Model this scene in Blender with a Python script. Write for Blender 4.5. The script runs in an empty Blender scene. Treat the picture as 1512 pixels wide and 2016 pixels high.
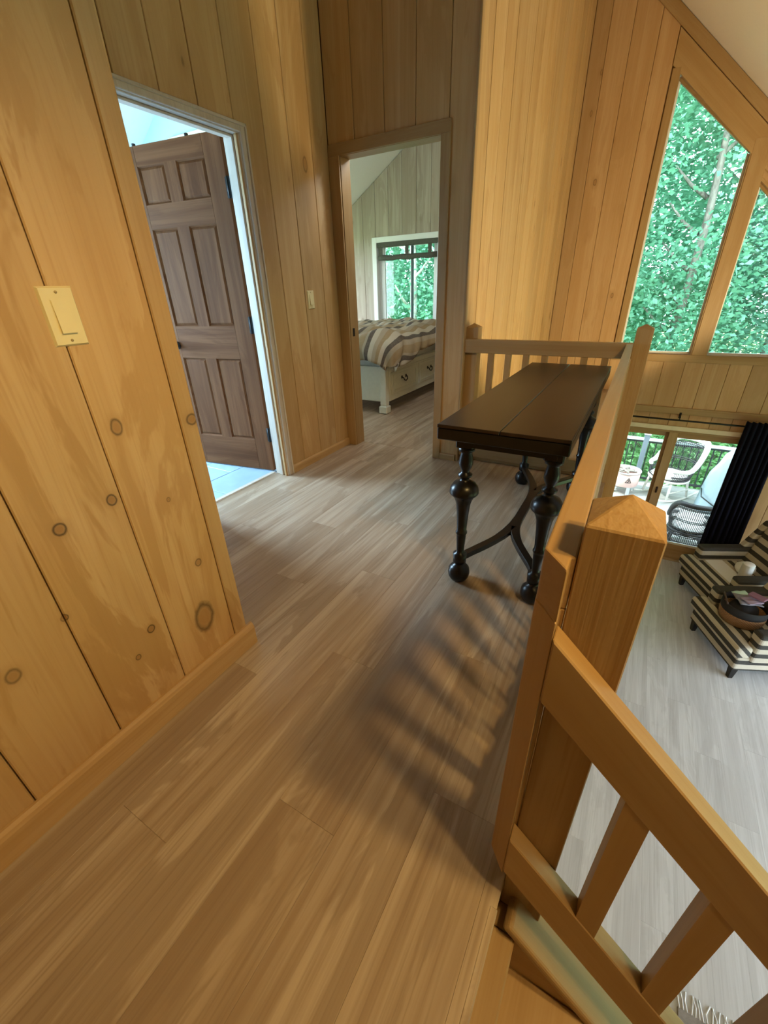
import bpy, bmesh, math, random
import numpy as np
from mathutils import Vector, Matrix
random.seed(7); RNG = np.random.default_rng(11)
S = bpy.context.scene
C = S.collection
PI = math.pi

# ------------------------------------------------------------------ camera
cam_d = bpy.data.cameras.new('camera'); cam = bpy.data.objects.new('camera', cam_d); C.objects.link(cam)
CR = (0.8678, 0.4950, -0.0292)      # filled exactly below from the fitted rotation
def _rot(r):
    t = np.linalg.norm(r); k = np.array(r)/t
    K = np.array([[0,-k[2],k[1]],[k[2],0,-k[0]],[-k[1],k[0],0]])
    return np.eye(3)+np.sin(t)*K+(1-np.cos(t))*K@K
_M = _rot([0.484191778, 0.515244914, 0.0987738099]) @ np.array([[1,0,0],[0,0,-1],[0,1,0.]])
cam.matrix_world = Matrix(((_M[0][0], -_M[1][0], -_M[2][0], 0.0),
                           (_M[0][1], -_M[1][1], -_M[2][1], 0.0),
                           (_M[0][2], -_M[1][2], -_M[2][2], 1.22),
                           (0, 0, 0, 1)))
cam_d.sensor_width = 36.0; cam_d.sensor_fit = 'AUTO'; cam_d.lens = 822.126645*36.0/2016.0
cam_d.clip_start = 0.02; cam_d.clip_end = 300
S.camera = cam

# ------------------------------------------------------------------ sky, sun, lamps, exposure
W = bpy.data.worlds.new('sky'); S.world = W; W.use_nodes = True
bg = W.node_tree.nodes['Background']; bg.inputs['Color'].default_value = (0.80, 0.92, 1.0, 1); bg.inputs['Strength'].default_value = 9.0
sun_d = bpy.data.lights.new('sun', 'SUN'); sun = bpy.data.objects.new('sun', sun_d); C.objects.link(sun)
sun_d.energy = 5.0; sun_d.angle = 0.02; sun_d.color = (1.0, 0.96, 0.88)
sun.rotation_euler = Vector((0.58, 0.30, -0.72)).to_track_quat('-Z', 'Y').to_euler()
def lamp(name, loc, watts, col, rad):
    d = bpy.data.lights.new(name, 'POINT'); o = bpy.data.objects.new(name, d); C.objects.link(o)
    o.location = loc; d.energy = watts; d.color = col; d.shadow_soft_size = rad
    return o
def shaded_lamp(name, loc, watts, col, rad, size, direction, blend=0.12):
    d = bpy.data.lights.new(name, 'SPOT'); o = bpy.data.objects.new(name, d); C.objects.link(o)
    o.location = loc; d.energy = watts; d.color = col; d.shadow_soft_size = rad; d.spot_size = math.radians(size); d.spot_blend = blend
    o.rotation_euler = Vector(direction).to_track_quat('-Z', 'Y').to_euler()
    return o
shaded_lamp('ceiling_lamp', (0.68, 0.22, 2.15), 62, (1.0, 0.67, 0.24), 0.06, 160, (0, 0, -1), 0.4)     # two bulbs under an opaque shade
shaded_lamp('ceiling_lamp', (0.80, 0.50, 2.15), 72, (1.0, 0.67, 0.24), 0.06, 160, (0, 0, -1), 0.4)
shaded_lamp('living_room_lamp', (1.6, 3.4, 0.3), 330, (1.0, 0.76, 0.40), 0.12, 92, (-2.55, 1.9, 2.25), 0.2)      # aimed at the side wall
lamp('bedroom_fill', (-1.50, 3.55, 2.35), 44, (0.80, 0.92, 1.0), 0.15)  # unseen cool fill added to brighten the bed; no real lamp
bw_d = bpy.data.lights.new('bathroom_window_light', 'AREA'); bw = bpy.data.objects.new('bathroom_window_light', bw_d); C.objects.link(bw)
bw_d.shape = 'RECTANGLE'; bw_d.size = 1.3; bw_d.size_y = 1.1; bw_d.energy = 230; bw_d.color = (0.50, 0.76, 1.0); bw_d.spread = math.radians(150)
bw.location = (-4.86, 1.45, 1.32); bw.rotation_euler = Vector((1, 0.06, -0.42)).to_track_quat('-Z', 'Z').to_euler()
CZ_ = lambda x: 3.19-0.933*x
def portal(name, loc, nrm, sx, sy):
    d = bpy.data.lights.new(name, 'AREA'); o = bpy.data.objects.new(name, d); C.objects.link(o)
    d.shape = 'RECTANGLE'; d.size = sx; d.size_y = sy; o.location = loc
    o.rotation_euler = Vector(nrm).to_track_quat('-Z', 'Z' if abs(nrm[2]) < 0.9 else 'Y').to_euler()
    d.cycles.is_portal = True
    return o
portal('gable_portal', (0.55, 6.42, 1.55), (0, -1, 0), 1.9, 3.0)
portal('patio_portal', (0.55, 6.42, -1.3), (0, -1, 0), 1.9, 1.7)
portal('bedroom_portal', (-3.2, 6.42, 1.25), (0, -1, 0), 1.1, 1.1)
portal('side_portal', (4.08, 2.65, -1.43), (-1, 0, 0), 5.3, 1.65)
portal('side_bedroom_portal', (-4.95, 4.85, 1.18), (1, 0, 0), 2.3, 1.45)
S.view_settings.view_transform = 'Standard'; S.view_settings.look = 'None'
S.view_settings.gamma = 1.0; S.view_settings.use_curve_mapping = False
S.view_settings.exposure = 0.0
S.cycles.use_denoising = True
S.cycles.max_bounces = 10; S.cycles.diffuse_bounces = 6; S.cycles.transparent_max_bounces = 16
S.cycles.sample_clamp_indirect = 6.0

# ------------------------------------------------------------------ material helpers
def srgb(r, g, b):
    f = lambda c: (c/255/12.92 if c/255 <= 0.04045 else ((c/255+0.055)/1.055)**2.4)
    return (f(r), f(g), f(b), 1.0)
class NT:
    def __init__(s, name):
        s.m = bpy.data.materials.new(name); s.m.use_nodes = True
        s.t = s.m.node_tree; s.n = s.t.nodes; s.b = s.n['Principled BSDF']; s.o = s.n['Material Output']
    def new(s, typ, **kw):
        n = s.n.new(typ)
        for k, v in kw.items(): setattr(n, k, v)
        return n
    def link(s, a, b): s.t.links.new(a, b)
    def val(s, n, k, v):
        if hasattr(v, 'is_output') or isinstance(v, bpy.types.NodeSocket): s.link(v, n.inputs[k])
        else: n.inputs[k].default_value = v
    def math(s, op, a, b=None, c=None, clamp=False):
        n = s.new('ShaderNodeMath', operation=op, use_clamp=clamp); s.val(n, 0, a)
        if b is not None: s.val(n, 1, b)
        if c is not None: s.val(n, 2, c)
        return n.outputs[0]
    def vmath(s, op, a, b=None):
        n = s.new('ShaderNodeVectorMath', operation=op); s.val(n, 0, a)
        if b is not None: s.val(n, 1, b)
        return n.outputs['Value'] if op in ('LENGTH', 'DISTANCE', 'DOT_PRODUCT') else n.outputs[0]
    def mix(s, f, a, b, mode='MIX'):
        n = s.new('ShaderNodeMix', data_type='RGBA', blend_type=mode)
        s.val(n, 0, f); s.val(n, 6, a); s.val(n, 7, b)
        return n.outputs[2]
    def ramp(s, f, stops, interp='LINEAR'):
        n = s.new('ShaderNodeValToRGB'); n.color_ramp.interpolation = interp
        e = n.color_ramp.elements
        while len(e) < len(stops): e.new(0.5)
        for i, (p, c) in enumerate(stops):
            e[i].position = p; e[i].color = c if len(c) == 4 else (*c, 1)
        s.link(f, n.inputs[0]); return n.outputs[0]
    def smooth(s, f, a, b):
        n = s.new('ShaderNodeMapRange', interpolation_type='SMOOTHSTEP')
        s.val(n, 0, f); n.inputs[1].default_value = a; n.inputs[2].default_value = b
        n.inputs[3].default_value = 0; n.inputs[4].default_value = 1
        return n.outputs[0]
    def noise(s, vec, scale, detail=3, rough=0.55, dist=0.0):
        n = s.new('ShaderNodeTexNoise'); s.link(vec, n.inputs['Vector'])
        n.inputs['Scale'].default_value = scale; n.inputs['Detail'].default_value = detail
        n.inputs['Roughness'].default_value = rough; n.inputs['Distortion'].default_value = dist
        return n.outputs[0]
    def obj(s):
        return s.new('ShaderNodeTexCoord').outputs['Object']
    def rnd(s):
        return s.new('ShaderNodeObjectInfo').outputs['Random']
    def bump(s, h, strength, dist=0.002):
        n = s.new('ShaderNodeBump'); n.inputs['Strength'].default_value = strength; n.inputs['Distance'].default_value = dist
        s.link(h, n.inputs['Height']); s.link(n.outputs[0], s.b.inputs['Normal'])

def plain(name, col, rough=0.5, metal=0.0, noise=0.06, scale=20.0, spec=0.5, bump=0.0):
    t = NT(name); v = t.obj()
    nz = t.noise(v, scale, 3)
    c2 = tuple(min(1, c*(1+noise*2)) for c in col[:3])+(1,); c1 = tuple(c*(1-noise*2) for c in col[:3])+(1,)
    t.link(t.mix(nz, c1, c2), t.b.inputs['Base Color'])
    t.b.inputs['Roughness'].default_value = rough; t.b.inputs['Metallic'].default_value = metal
    t.b.inputs['Specular IOR Level'].default_value = spec
    if bump: t.bump(nz, bump)
    return t.m

def wood(name, light, mid, dark, ax=2, knots=0.6, blotch=1.0, rough=0.45, fixed=None, grain=1.0, spec=0.4, tone=0.35, bump=0.15, fine=0.35):
    """pine-like wood, grain along local axis ax; every board gets its own offset from Object Info"""
    t = NT(name); o = t.obj(); r = t.rnd()
    cx = t.new('ShaderNodeCombineXYZ')
    for i, k in enumerate((37.0, 91.0, 53.0)): t.link(t.math('MULTIPLY', r, k), cx.inputs[i])
    p = t.vmath('ADD', o, cx.outputs[0])
    def sc(al, ac):
        v = [ac, ac, ac]; v[ax] = al
        n = t.new('ShaderNodeVectorMath', operation='MULTIPLY'); t.link(p, n.inputs[0]); n.inputs[1].default_value = v
        return n.outputs[0]
    g1 = t.noise(sc(0.55, 13.0*grain), 1.0, 4, 0.6, 0.9)
    g2 = t.noise(sc(2.5, 120.0*grain), 1.0, 2, 0.6)
    b1 = t.noise(sc(0.9, 4.2), 1.0, 5, 0.62, 1.3)
    col = t.mix(t.smooth(g1, 0.3, 0.72), mid, light)
    if blotch > 0:
        bl = t.math('MULTIPLY', t.smooth(b1, 0.52, 0.57), 0.6*blotch)
        col = t.mix(bl, col, t.mix(0.30, mid, dark))
        bl2 = t.math('MULTIPLY', t.smooth(t.noise(sc(0.5, 2.6), 1.0, 3, 0.5, 0.6), 0.48, 0.7), 0.5*blotch)
        col = t.mix(bl2, col, mid)
    col = t.mix(t.math('MULTIPLY', t.smooth(g2, 0.45, 0.75), fine), col, t.mix(0.5, mid, dark))
    kn = None
    if knots > 0:
        vo = t.new('ShaderNodeTexVoronoi'); vo.feature = 'F1'; vo.inputs['Scale'].default_value = 1.0
        wob = t.vmath('ADD', sc(2.1, 4.0), t.vmath('SCALE', t.new('ShaderNodeTexNoise').outputs['Color']))
        t.link(sc(2.1, 4.0), vo.inputs['Vector'])
        sp = t.new('ShaderNodeSeparateColor'); t.link(vo.outputs['Color'], sp.inputs[0])
        d = t.math('ADD', vo.outputs['Distance'], t.math('MULTIPLY', t.math('SUBTRACT', g1, 0.5), 0.05))
        size = t.math('MULTIPLY_ADD', sp.outputs[1], 0.055, 0.028)
        rel = t.math('DIVIDE', d, size)
        gate = t.math('GREATER_THAN', sp.outputs[0], 1.0-knots)
        core = t.math('SUBTRACT', 1.0, t.smooth(rel, 0.55, 1.15))
        ring = t.math('SUBTRACT', 1.0, t.math('ABSOLUTE', t.math('MULTIPLY', t.math('SUBTRACT', rel, 1.0), 3.2)), clamp=True)
        halo = t.math('MULTIPLY', t.math('SUBTRACT', 1.0, t.smooth(rel, 1.0, 3.4)), 0.35)
        col = t.mix(t.math('MULTIPLY', halo, gate), col, dark)
        col = t.mix(t.math('MULTIPLY', t.math('MULTIPLY', core, 0.7), gate), col, dark)
        col = t.mix(t.math('MULTIPLY', t.math('MULTIPLY', ring, 0.8), gate), col, tuple(c*0.35 for c in dark[:3])+(1,))
    if fixed:                                   # knots this very wall has, at their places on the boards
        pos = t.new('ShaderNodeNewGeometry').outputs['Position']
        sx = t.new('ShaderNodeSeparateXYZ'); t.link(pos, sx.inputs[0])
        wig = t.math('MULTIPLY', t.math('SUBTRACT', t.noise(pos, 28.0, 3), 0.5), 0.6)
        for (y, z, rr, el) in fixed:
            dy = t.math('DIVIDE', t.math('SUBTRACT', sx.outputs[1], y), rr)
            dz = t.math('DIVIDE', t.math('SUBTRACT', sx.outputs[2], z), rr*el)
            d = t.math('SQRT', t.math('ADD', t.math('MULTIPLY', dy, dy), t.math('MULTIPLY', dz, dz)))
            d = t.math('ADD', d, wig)
            halo = t.math('MULTIPLY', t.math('SUBTRACT', 1.0, t.smooth(d, 1.0, 2.6)), 0.45)
            col = t.mix(halo, col, t.mix(0.5, mid, dark))
            ring = t.math('SUBTRACT', 1.0, t.math('ABSOLUTE', t.math('MULTIPLY', t.math('SUBTRACT', d, 1.0), 3.0)), clamp=True)
            core = t.math('MULTIPLY', t.math('SUBTRACT', 1.0, t.smooth(d, 0.5, 1.0)), 0.75)
            col = t.mix(core, col, dark)
            col = t.mix(t.math('MULTIPLY', ring, 0.95), col, tuple(c*0.16 for c in dark[:3])+(1,))
    if tone:
        col = t.mix(t.math('MULTIPLY', r, tone), col, mid)
        hv = t.new('ShaderNodeHueSaturation'); t.link(col, hv.inputs['Color'])
        t.link(t.math('MULTIPLY_ADD', t.math('FRACT', t.math('MULTIPLY', r, 7.31)), tone*0.6, 1.0-tone*0.3), hv.inputs['Value'])
        col = hv.outputs[0]
    t.link(col, t.b.inputs['Base Color'])
    t.b.inputs['Roughness'].default_value = rough; t.b.inputs['Specular IOR Level'].default_value = spec
    if bump: t.bump(t.math('ADD', g2, t.math('MULTIPLY', g1, 0.6)), bump, 0.0015)
    return t.m

PL, PM, PD = (0.55, 0.37, 0.19, 1), (0.46, 0.28, 0.115, 1), (0.28, 0.135, 0.042, 1)
RL, RM = (0.40, 0.265, 0.13, 1), (0.32, 0.19, 0.075, 1)
KN = [(0.63,0.258,0.031,1.6),(0.352,0.746,0.013,1.1),(0.552,0.937,0.013,1.5),(0.765,0.904,0.016,0.9),(0.149,0.461,0.014,1.2),
      (0.459,0.345,0.010,1.2),(0.399,0.284,0.007,1.2),(0.482,0.766,0.011,1.2),(0.662,0.46,0.010,1.2),(0.284,0.528,0.008,1.0),
      (0.627,0.702,0.005,1.2),(0.50,1.20,0.009,1.8),(0.21,1.45,0.009,1.2)]
M_PINE  = wood('pine_board', PL, PM, PD, 2, 0.72, 1.0)
M_PINEL = wood('pine_board_left', PL, PM, PD, 2, 0.0, 1.45, fixed=KN)
M_PINEG = wood('pine_board_gable', (0.52,0.34,0.18,1), (0.44,0.26,0.115,1), PD, 2, 0.85, 0.7)
M_PINEB = wood('whitewashed_board', (0.50,0.44,0.38,1), (0.37,0.30,0.245,1), (0.20,0.13,0.08,1), 2, 0.55, 0.8)
M_PX = wood('pine_rail_x', RL, RM, PD, 0, 0.4, 0.5, rough=0.42)
M_PY = wood('pine_rail_y', RL, RM, PD, 1, 0.4, 0.5, rough=0.42)
M_PZ = wood('pine_post_z', RL, RM, PD, 2, 0.35, 0.5, rough=0.42)
M_BASE = wood('pine_baseboard', PL, PM, PD, 1, 0.3, 0.6, rough=0.4)
M_NEWEL = wood('rough_sawn_newel', RL, RM, PD, 2, 0.25, 0.5, rough=0.6, grain=0.9, fine=0.75, bump=0.9)
M_FLOOR = wood('vinyl_plank', (0.49,0.395,0.30,1), (0.30,0.21,0.138,1), (0.10,0.058,0.032,1), 1, 0.0, 0.85, rough=0.36, grain=1.0, spec=0.5, tone=0.07, bump=0.05, fine=0.45)
M_FLOORL = wood('vinyl_plank_pale', (0.70,0.72,0.75,1), (0.53,0.54,0.56,1), (0.25,0.25,0.26,1), 1, 0.0, 0.5, rough=0.34, grain=1.0, spec=0.5, tone=0.12, bump=0.05, fine=0.4)
M_DOOR = wood('dark_door_wood', (0.190,0.082,0.036,1), (0.110,0.043,0.018,1), (0.045,0.017,0.007,1), 2, 0.0, 0.6, rough=0.6, tone=0.1, spec=0.06)
M_DOORX = wood('dark_door_wood_x', (0.190,0.082,0.036,1), (0.110,0.043,0.018,1), (0.045,0.017,0.007,1), 0, 0.0, 0.6, rough=0.6, tone=0.1, spec=0.06)
M_TABLE = wood('dark_stained_table_top', (0.024,0.014,0.010,1), (0.016,0.009,0.0065,1), (0.01,0.005,0.003,1), 1, 0.0, 0.7, rough=0.30, tone=0.1, spec=0.42, bump=0.04)
M_BLACKW = wood('black_stained_wood', (0.009,0.007,0.006,1), (0.006,0.005,0.0045,1), (0.003,0.0025,0.002,1), 2, 0, 0.5, rough=0.32, tone=0.05, spec=0.35, bump=0.03)
M_CASELIT = wood('cool_lit_casing', (0.62,0.55,0.47,1), (0.54,0.46,0.38,1), (0.30,0.22,0.16,1), 2, 0.15, 0.3, rough=0.45)  # same pine as the boards; cool side light painted in as paler colour
M_WHITEC = plain('white_plaster', (0.80,0.79,0.76,1), 0.8, noise=0.015, scale=60, bump=0.05)
M_VINYL = plain('white_vinyl', (0.82,0.84,0.85,1), 0.35, noise=0.01)
M_IVORY = plain('ivory_plastic', (0.72,0.62,0.36,1), 0.4, noise=0.02)
M_BLACK = plain('black_metal', (0.010,0.010,0.010,1), 0.5, 0.0, noise=0.05, spec=0.25)
M_SCREW = plain('brass_screw', (0.42,0.32,0.16,1), 0.4, 0.5)
M_CURT = plain('navy_curtain_cloth', (0.007,0.008,0.018,1), 0.95, noise=0.15, scale=120, spec=0.1, bump=0.2)
M_BEDW = plain('cream_painted_wood', (0.62,0.62,0.54,1), 0.5, noise=0.04, scale=30)
M_PAPER = plain('white_paper', (0.80,0.82,0.84,1), 0.7, noise=0.01)

def mat_glass():
    t = NT('window_glass'); tr = t.new('ShaderNodeBsdfTransparent'); gl = t.new('ShaderNodeBsdfGlossy')
    gl.inputs['Roughness'].default_value = 0.02; tr.inputs['Color'].default_value = (0.94,0.98,0.97,1)
    fr = t.new('ShaderNodeFresnel'); fr.inputs['IOR'].default_value = 1.45
    mx = t.new('ShaderNodeMixShader'); t.link(fr.outputs[0], mx.inputs[0]); t.link(tr.outputs[0], mx.inputs[1]); t.link(gl.outputs[0], mx.inputs[2])
    t.link(mx.outputs[0], t.o.inputs['Surface']); return t.m
M_GLASS = mat_glass()
def mat_leaf(name, c1, c2, tr=0.45):
    t = NT(name); pos = t.new('ShaderNodeNewGeometry')
    nz = t.noise(pos.outputs['Position'], 0.9, 3); n2 = pos.outputs['Random Per Island']
    f = t.math('ADD', t.math('MULTIPLY', nz, 0.6), t.math('MULTIPLY', n2, 0.5), clamp=True)
    col = t.mix(f, c1, c2)
    t.link(col, t.b.inputs['Base Color']); t.b.inputs['Roughness'].default_value = 0.55
    tl = t.new('ShaderNodeBsdfTranslucent'); t.link(col, tl.inputs['Color'])
    mx = t.new('ShaderNodeMixShader'); mx.inputs[0].default_value = tr
    t.link(t.b.outputs[0], mx.inputs[1]); t.link(tl.outputs[0], mx.inputs[2]); t.link(mx.outputs[0], t.o.inputs['Surface'])
    return t.m
M_LEAF = [mat_leaf('maple_leaf', (0.10,0.33,0.22,1), (0.32,0.68,0.49,1)), mat_leaf('spruce_leaf', (0.09,0.29,0.23,1), (0.27,0.56,0.44,1)),
          mat_leaf('lime_leaf', (0.10,0.30,0.12,1), (0.26,0.52,0.22,1))]
def mat_bark(name, a, b, scale):
    t = NT(name); v = t.obj(); m = t.new('ShaderNodeMapping'); m.inputs['Scale'].default_value = (scale, scale, scale*0.35); t.link(v, m.inputs[0])
    n = t.noise(m.outputs[0], 1.0, 5, 0.7, 0.8); t.link(t.ramp(n, [(0.35, a), (0.6, b)]), t.b.inputs['Base Color'])
    t.b.inputs['Roughness'].default_value = 0.9; t.bump(n, 0.6, 0.02); return t.m
M_BARK = mat_bark('grey_bark', (0.12,0.10,0.09,1), (0.34,0.31,0.28,1), 12)
M_BIRCH = mat_bark('birch_bark', (0.25,0.22,0.20,1), (0.72,0.70,0.68,1), 9)
def mat_stripe(name, axis, period, c_dark, c_light, comb=None):
    t = NT(name); o = t.obj(); s = t.new('ShaderNodeSeparateXYZ'); t.link(o, s.inputs[0])
    v = s.outputs[axis]
    if comb is not None: v = t.math('ADD', v, s.outputs[comb])
    n = t.noise(o, 180.0, 2); n3 = t.noise(o, 9.0, 2)
    w = t.math('ADD', t.math('DIVIDE', v, period), t.math('MULTIPLY', n3, 0.04))
    fr = t.math('FRACT', w)
    m = t.math('MULTIPLY', t.smooth(fr, 0.0, 0.03), t.math('SUBTRACT', 1.0, t.smooth(fr, 0.47, 0.50)))
    c = t.mix(m, c_light, c_dark); t.link(t.mix(t.math('MULTIPLY', n, 0.35), c, (0.25,0.22,0.18,1)), t.b.inputs['Base Color'])
    t.b.inputs['Roughness'].default_value = 0.9; t.b.inputs['Specular IOR Level'].default_value = 0.15; t.bump(n, 0.25, 0.002)
    return t.m
SD, SL = (0.022,0.028,0.032,1), (0.60,0.56,0.47,1)
M_STZ = mat_stripe('striped_fabric_upright', 2, 0.112, SD, SL)
M_STY = mat_stripe('striped_fabric_seat', 2, 0.112, SD, SL, 1)
def mat_duvet():
    t = NT('striped_duvet_cotton'); uv = t.new('ShaderNodeTexCoord').outputs['UV']; s = t.new('ShaderNodeSeparateXYZ'); t.link(uv, s.inputs[0])
    nz = t.noise(t.obj(), 40.0, 2); f = t.math('FRACT', t.math('DIVIDE', s.outputs[0], 0.46))
    cr, br, tn, be = (0.47,0.42,0.33,1), (0.055,0.038,0.03,1), (0.29,0.20,0.10,1), (0.34,0.28,0.20,1)
    c = t.ramp(f, [(0.0,cr),(0.12,br),(0.23,be),(0.34,tn),(0.52,be),(0.58,br),(0.68,cr),(0.80,be),(0.9,tn)], 'CONSTANT')
    t.link(t.mix(t.math('MULTIPLY', nz, 0.25), c, cr), t.b.inputs['Base Color']); t.b.inputs['Roughness'].default_value = 0.9
    t.bump(nz, 0.2); return t.m
M_DUVET = mat_duvet()

# ------------------------------------------------------------------ mesh helpers
class MB:
    def __init__(s): s.v = []; s.f = []; s.sm = []
    def add(s, vs, fs, smooth=False):
        b = len(s.v); s.v += [tuple(x) for x in vs]
        for f in fs: s.f.append(tuple(b+i for i in f)); s.sm.append(smooth)
        return s
    def box(s, x0, x1, y0, y1, z0, z1, c=0.0):
        if c <= 0:
            return s.add([(x,y,z) for z in (z0,z1) for y in (y0,y1) for x in (x0,x1)],
                [(0,2,3,1),(4,5,7,6),(0,1,5,4),(2,6,7,3),(0,4,6,2),(1,3,7,5)])
        bm = bmesh.new(); bmesh.ops.create_cube(bm, size=1.0)
        for v in bm.verts: v.co = Vector(((x0+x1)/2+v.co.x*(x1-x0), (y0+y1)/2+v.co.y*(y1-y0), (z0+z1)/2+v.co.z*(z1-z0)))
        bmesh.ops.bevel(bm, geom=bm.edges[:], offset=c, segments=1, affect='EDGES')
        bm.verts.index_update(); s.add([v.co for v in bm.verts], [[v.index for v in f.verts] for f in bm.faces]); bm.free(); return s
    def obox(s, c, u, v, w, a, b, d):
        """oriented box: centre, unit axes and half sizes"""
        c, u, v, w = Vector(c), Vector(u).normalized()*a, Vector(v).normalized()*b, Vector(w).normalized()*d
        P = [c+i*u+j*v+k*w for k in (-1,1) for j in (-1,1) for i in (-1,1)]
        return s.add(P, [(0,2,3,1),(4,5,7,6),(0,1,5,4),(2,6,7,3),(0,4,6,2),(1,3,7,5)])
    def prism(s, poly, y0, y1, axis='y'):
        """polygon in the xz (axis y), yz (axis x) or xy (axis z) plane, extruded"""
        n = len(poly); mp = {'y': lambda a,b,t: (a,t,b), 'x': lambda a,b,t: (t,a,b), 'z': lambda a,b,t: (a,b,t)}[axis]
        vs = [mp(a,b,y0) for a,b in poly]+[mp(a,b,y1) for a,b in poly]
        fs = [tuple(range(n)), tuple(range(2*n-1, n-1, -1))]+[(i, i+n, (i+1)%n+n, (i+1)%n) for i in range(n)]
        return s.add(vs, fs)
    def lathe(s, prof, c=(0,0,0), n=20, smooth=True):
        vs = []; fs = []
        for (r, z) in prof:
            for k in range(n):
                a = 2*PI*k/n; vs.append((c[0]+r*math.cos(a), c[1]+r*math.sin(a), c[2]+z))
        for i in range(len(prof)-1):
            for k in range(n): fs.append((i*n+k, i*n+(k+1)%n, (i+1)*n+(k+1)%n, (i+1)*n+k))
        fs.append(tuple(range(n-1,-1,-1))); fs.append(tuple((len(prof)-1)*n+k for k in range(n)))
        return s.add(vs, fs, smooth)
    def tube(s, pts, rad, n=8, smooth=True, closed=False):
        pts = [Vector(p) for p in pts]; L = len(pts); rr = rad if hasattr(rad, '__len__') else [rad]*L
        vs = []; fs = []; ref = Vector((0,0,1))
        for i, p in enumerate(pts):
            d = (pts[(i+1)%L]-pts[i-1]) if closed else (pts[min(i+1,L-1)]-pts[max(i-1,0)])
            d = d.normalized() if d.length > 1e-9 else Vector((0,0,1))
            r0 = ref if abs(d.dot(ref)) < 0.93 else Vector((1,0,0))
            a = d.cross(r0).normalized(); b = d.cross(a).normalized()
            for k in range(n):
                t = 2*PI*k/n; vs.append(p+a*rr[i]*math.cos(t)+b*rr[i]*math.sin(t))
        for i in range(L if closed else L-1):
            j = (i+1)%L
            for k in range(n): fs.append((i*n+k, i*n+(k+1)%n, j*n+(k+1)%n, j*n+k))
        if not closed: fs.append(tuple(range(n-1,-1,-1))); fs.append(tuple((L-1)*n+k for k in range(n)))
        return s.add(vs, fs, smooth)
    def build(s, name, mat, parent=None, loc=(0,0,0), rot=None, bevel=0.0, seg=2, sub=0):
        me = bpy.data.meshes.new(name); me.from_pydata(s.v, [], s.f); me.update()
        me.polygons.foreach_set('use_smooth', s.sm)
        bm = bmesh.new(); bm.from_mesh(me); bmesh.ops.recalc_face_normals(bm, faces=bm.faces); bm.to_mesh(me); bm.free()
        me.materials.append(mat)
        o = bpy.data.objects.new(name, me); C.objects.link(o); o.location = loc
        if rot is not None: o.rotation_euler = rot
        if parent is not None: o.parent = parent
        if bevel:
            md = o.modifiers.new('bevel', 'BEVEL'); md.width = bevel; md.segments = seg; md.limit_method = 'ANGLE'
        if sub:
            md = o.modifiers.new('sub', 'SUBSURF'); md.levels = sub; md.render_levels = sub
        return o
def thing(name, label, cat, loc=(0,0,0), rz=0.0, group=None):
    o = bpy.data.objects.new(name, None); C.objects.link(o); o.location = loc; o.rotation_euler = (0,0,rz); o.empty_display_size = 0.1
    o['label'] = label; o['category'] = cat
    if group: o['group'] = group
    return o
def tag(o, label, cat, group=None):
    o['label'] = label; o['category'] = cat
    if group: o['group'] = group
    return o
def struct(name, mb=None, mat=None, label=None, cat=None):
    if mb is None: o = bpy.data.objects.new(name, None); C.objects.link(o); o.empty_display_size = 0.1
    else: o = mb.build(name, mat)
    o['kind'] = 'structure'
    if label: o['label'] = label
    if cat: o['category'] = cat
    return o
def copy_tree(o, parent=None):
    c = o.copy(); C.objects.link(c); c.parent = parent
    for ch in list(o.children): copy_tree(ch, c)
    return c

# boards: one object each, V-edged, possibly with sloping ends; face at local y = 0, depth into the wall (+y)
def board(parent, u0, u1, zb, zt, mat, origin=(0,0,0), rz=0.0, t=0.018, ch=0.003, name='board', gap=0.003):
    zb0, zb1 = zb if hasattr(zb, '__len__') else (zb, zb); zt0, zt1 = zt if hasattr(zt, '__len__') else (zt, zt)
    w = u1-u0-gap; jit = RNG.uniform(-0.0008, 0.0008)
    sec = [(0,t),(0,ch),(ch,0),(w-ch,0),(w,ch),(w,t)]
    n = 6; vs = []
    for k in (0, 1):
        for (x, y) in sec:
            f = x/w; z = (zb0*(1-f)+zb1*f) if k == 0 else (zt0*(1-f)+zt1*f)
            vs.append((x, y+jit, z-zb0))
    m = MB().add(vs, [tuple(range(n-1,-1,-1)), tuple(range(n, 2*n))]+[(i, (i+1)%n, (i+1)%n+n, i+n) for i in range(n)])
    R = Matrix.Rotation(rz, 3, 'Z'); p = Vector(origin)+R@Vector((u0, 0, zb0))
    return m.build(name, mat, parent, p, (0,0,rz))

def plank_floor(parent, x0, x1, y0, y1, z, mat, w=0.182, L=1.22, name='plank', t=0.012):
    mesh_cache = {}
    nx = int(math.ceil((x1-x0)/w-1e-6))
    for i in range(nx):
        a = x0+i*w; b = min(a+w, x1); ys = [y0]; y = y0 - (i*0.41 % 1.0)*L + L
        while y < y1-0.05:
            if y > y0+0.05: ys.append(y)
            y += L
        ys.append(y1)
        for k in range(len(ys)-1):
            ww, ll = b-a-0.0003, ys[k+1]-ys[k]-0.0003
            key = (round(ww,3), round(ll,3))
            if key not in mesh_cache:
                c = 0.0005
                vs = [(0,0,-t),(ww,0,-t),(ww,ll,-t),(0,ll,-t),(0,0,-c),(ww,0,-c),(ww,ll,-c),(0,ll,-c),(c,c,0),(ww-c,c,0),(ww-c,ll-c,0),(c,ll-c,0)]
                fs = [(3,2,1,0),(8,9,10,11)]+[(i2,(i2+1)%4,(i2+1)%4+4,i2+4) for i2 in range(4)]+[(i2+4,(i2+1)%4+4,(i2+1)%4+8,i2+8) for i2 in range(4)]
                mesh_cache[key] = MB().add(vs, fs).build(name, mat, parent, (a, ys[k], z)).data
            else:
                o = bpy.data.objects.new(name, mesh_cache[key]); C.objects.link(o); o.parent = parent; o.location = (a, ys[k], z)

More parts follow.
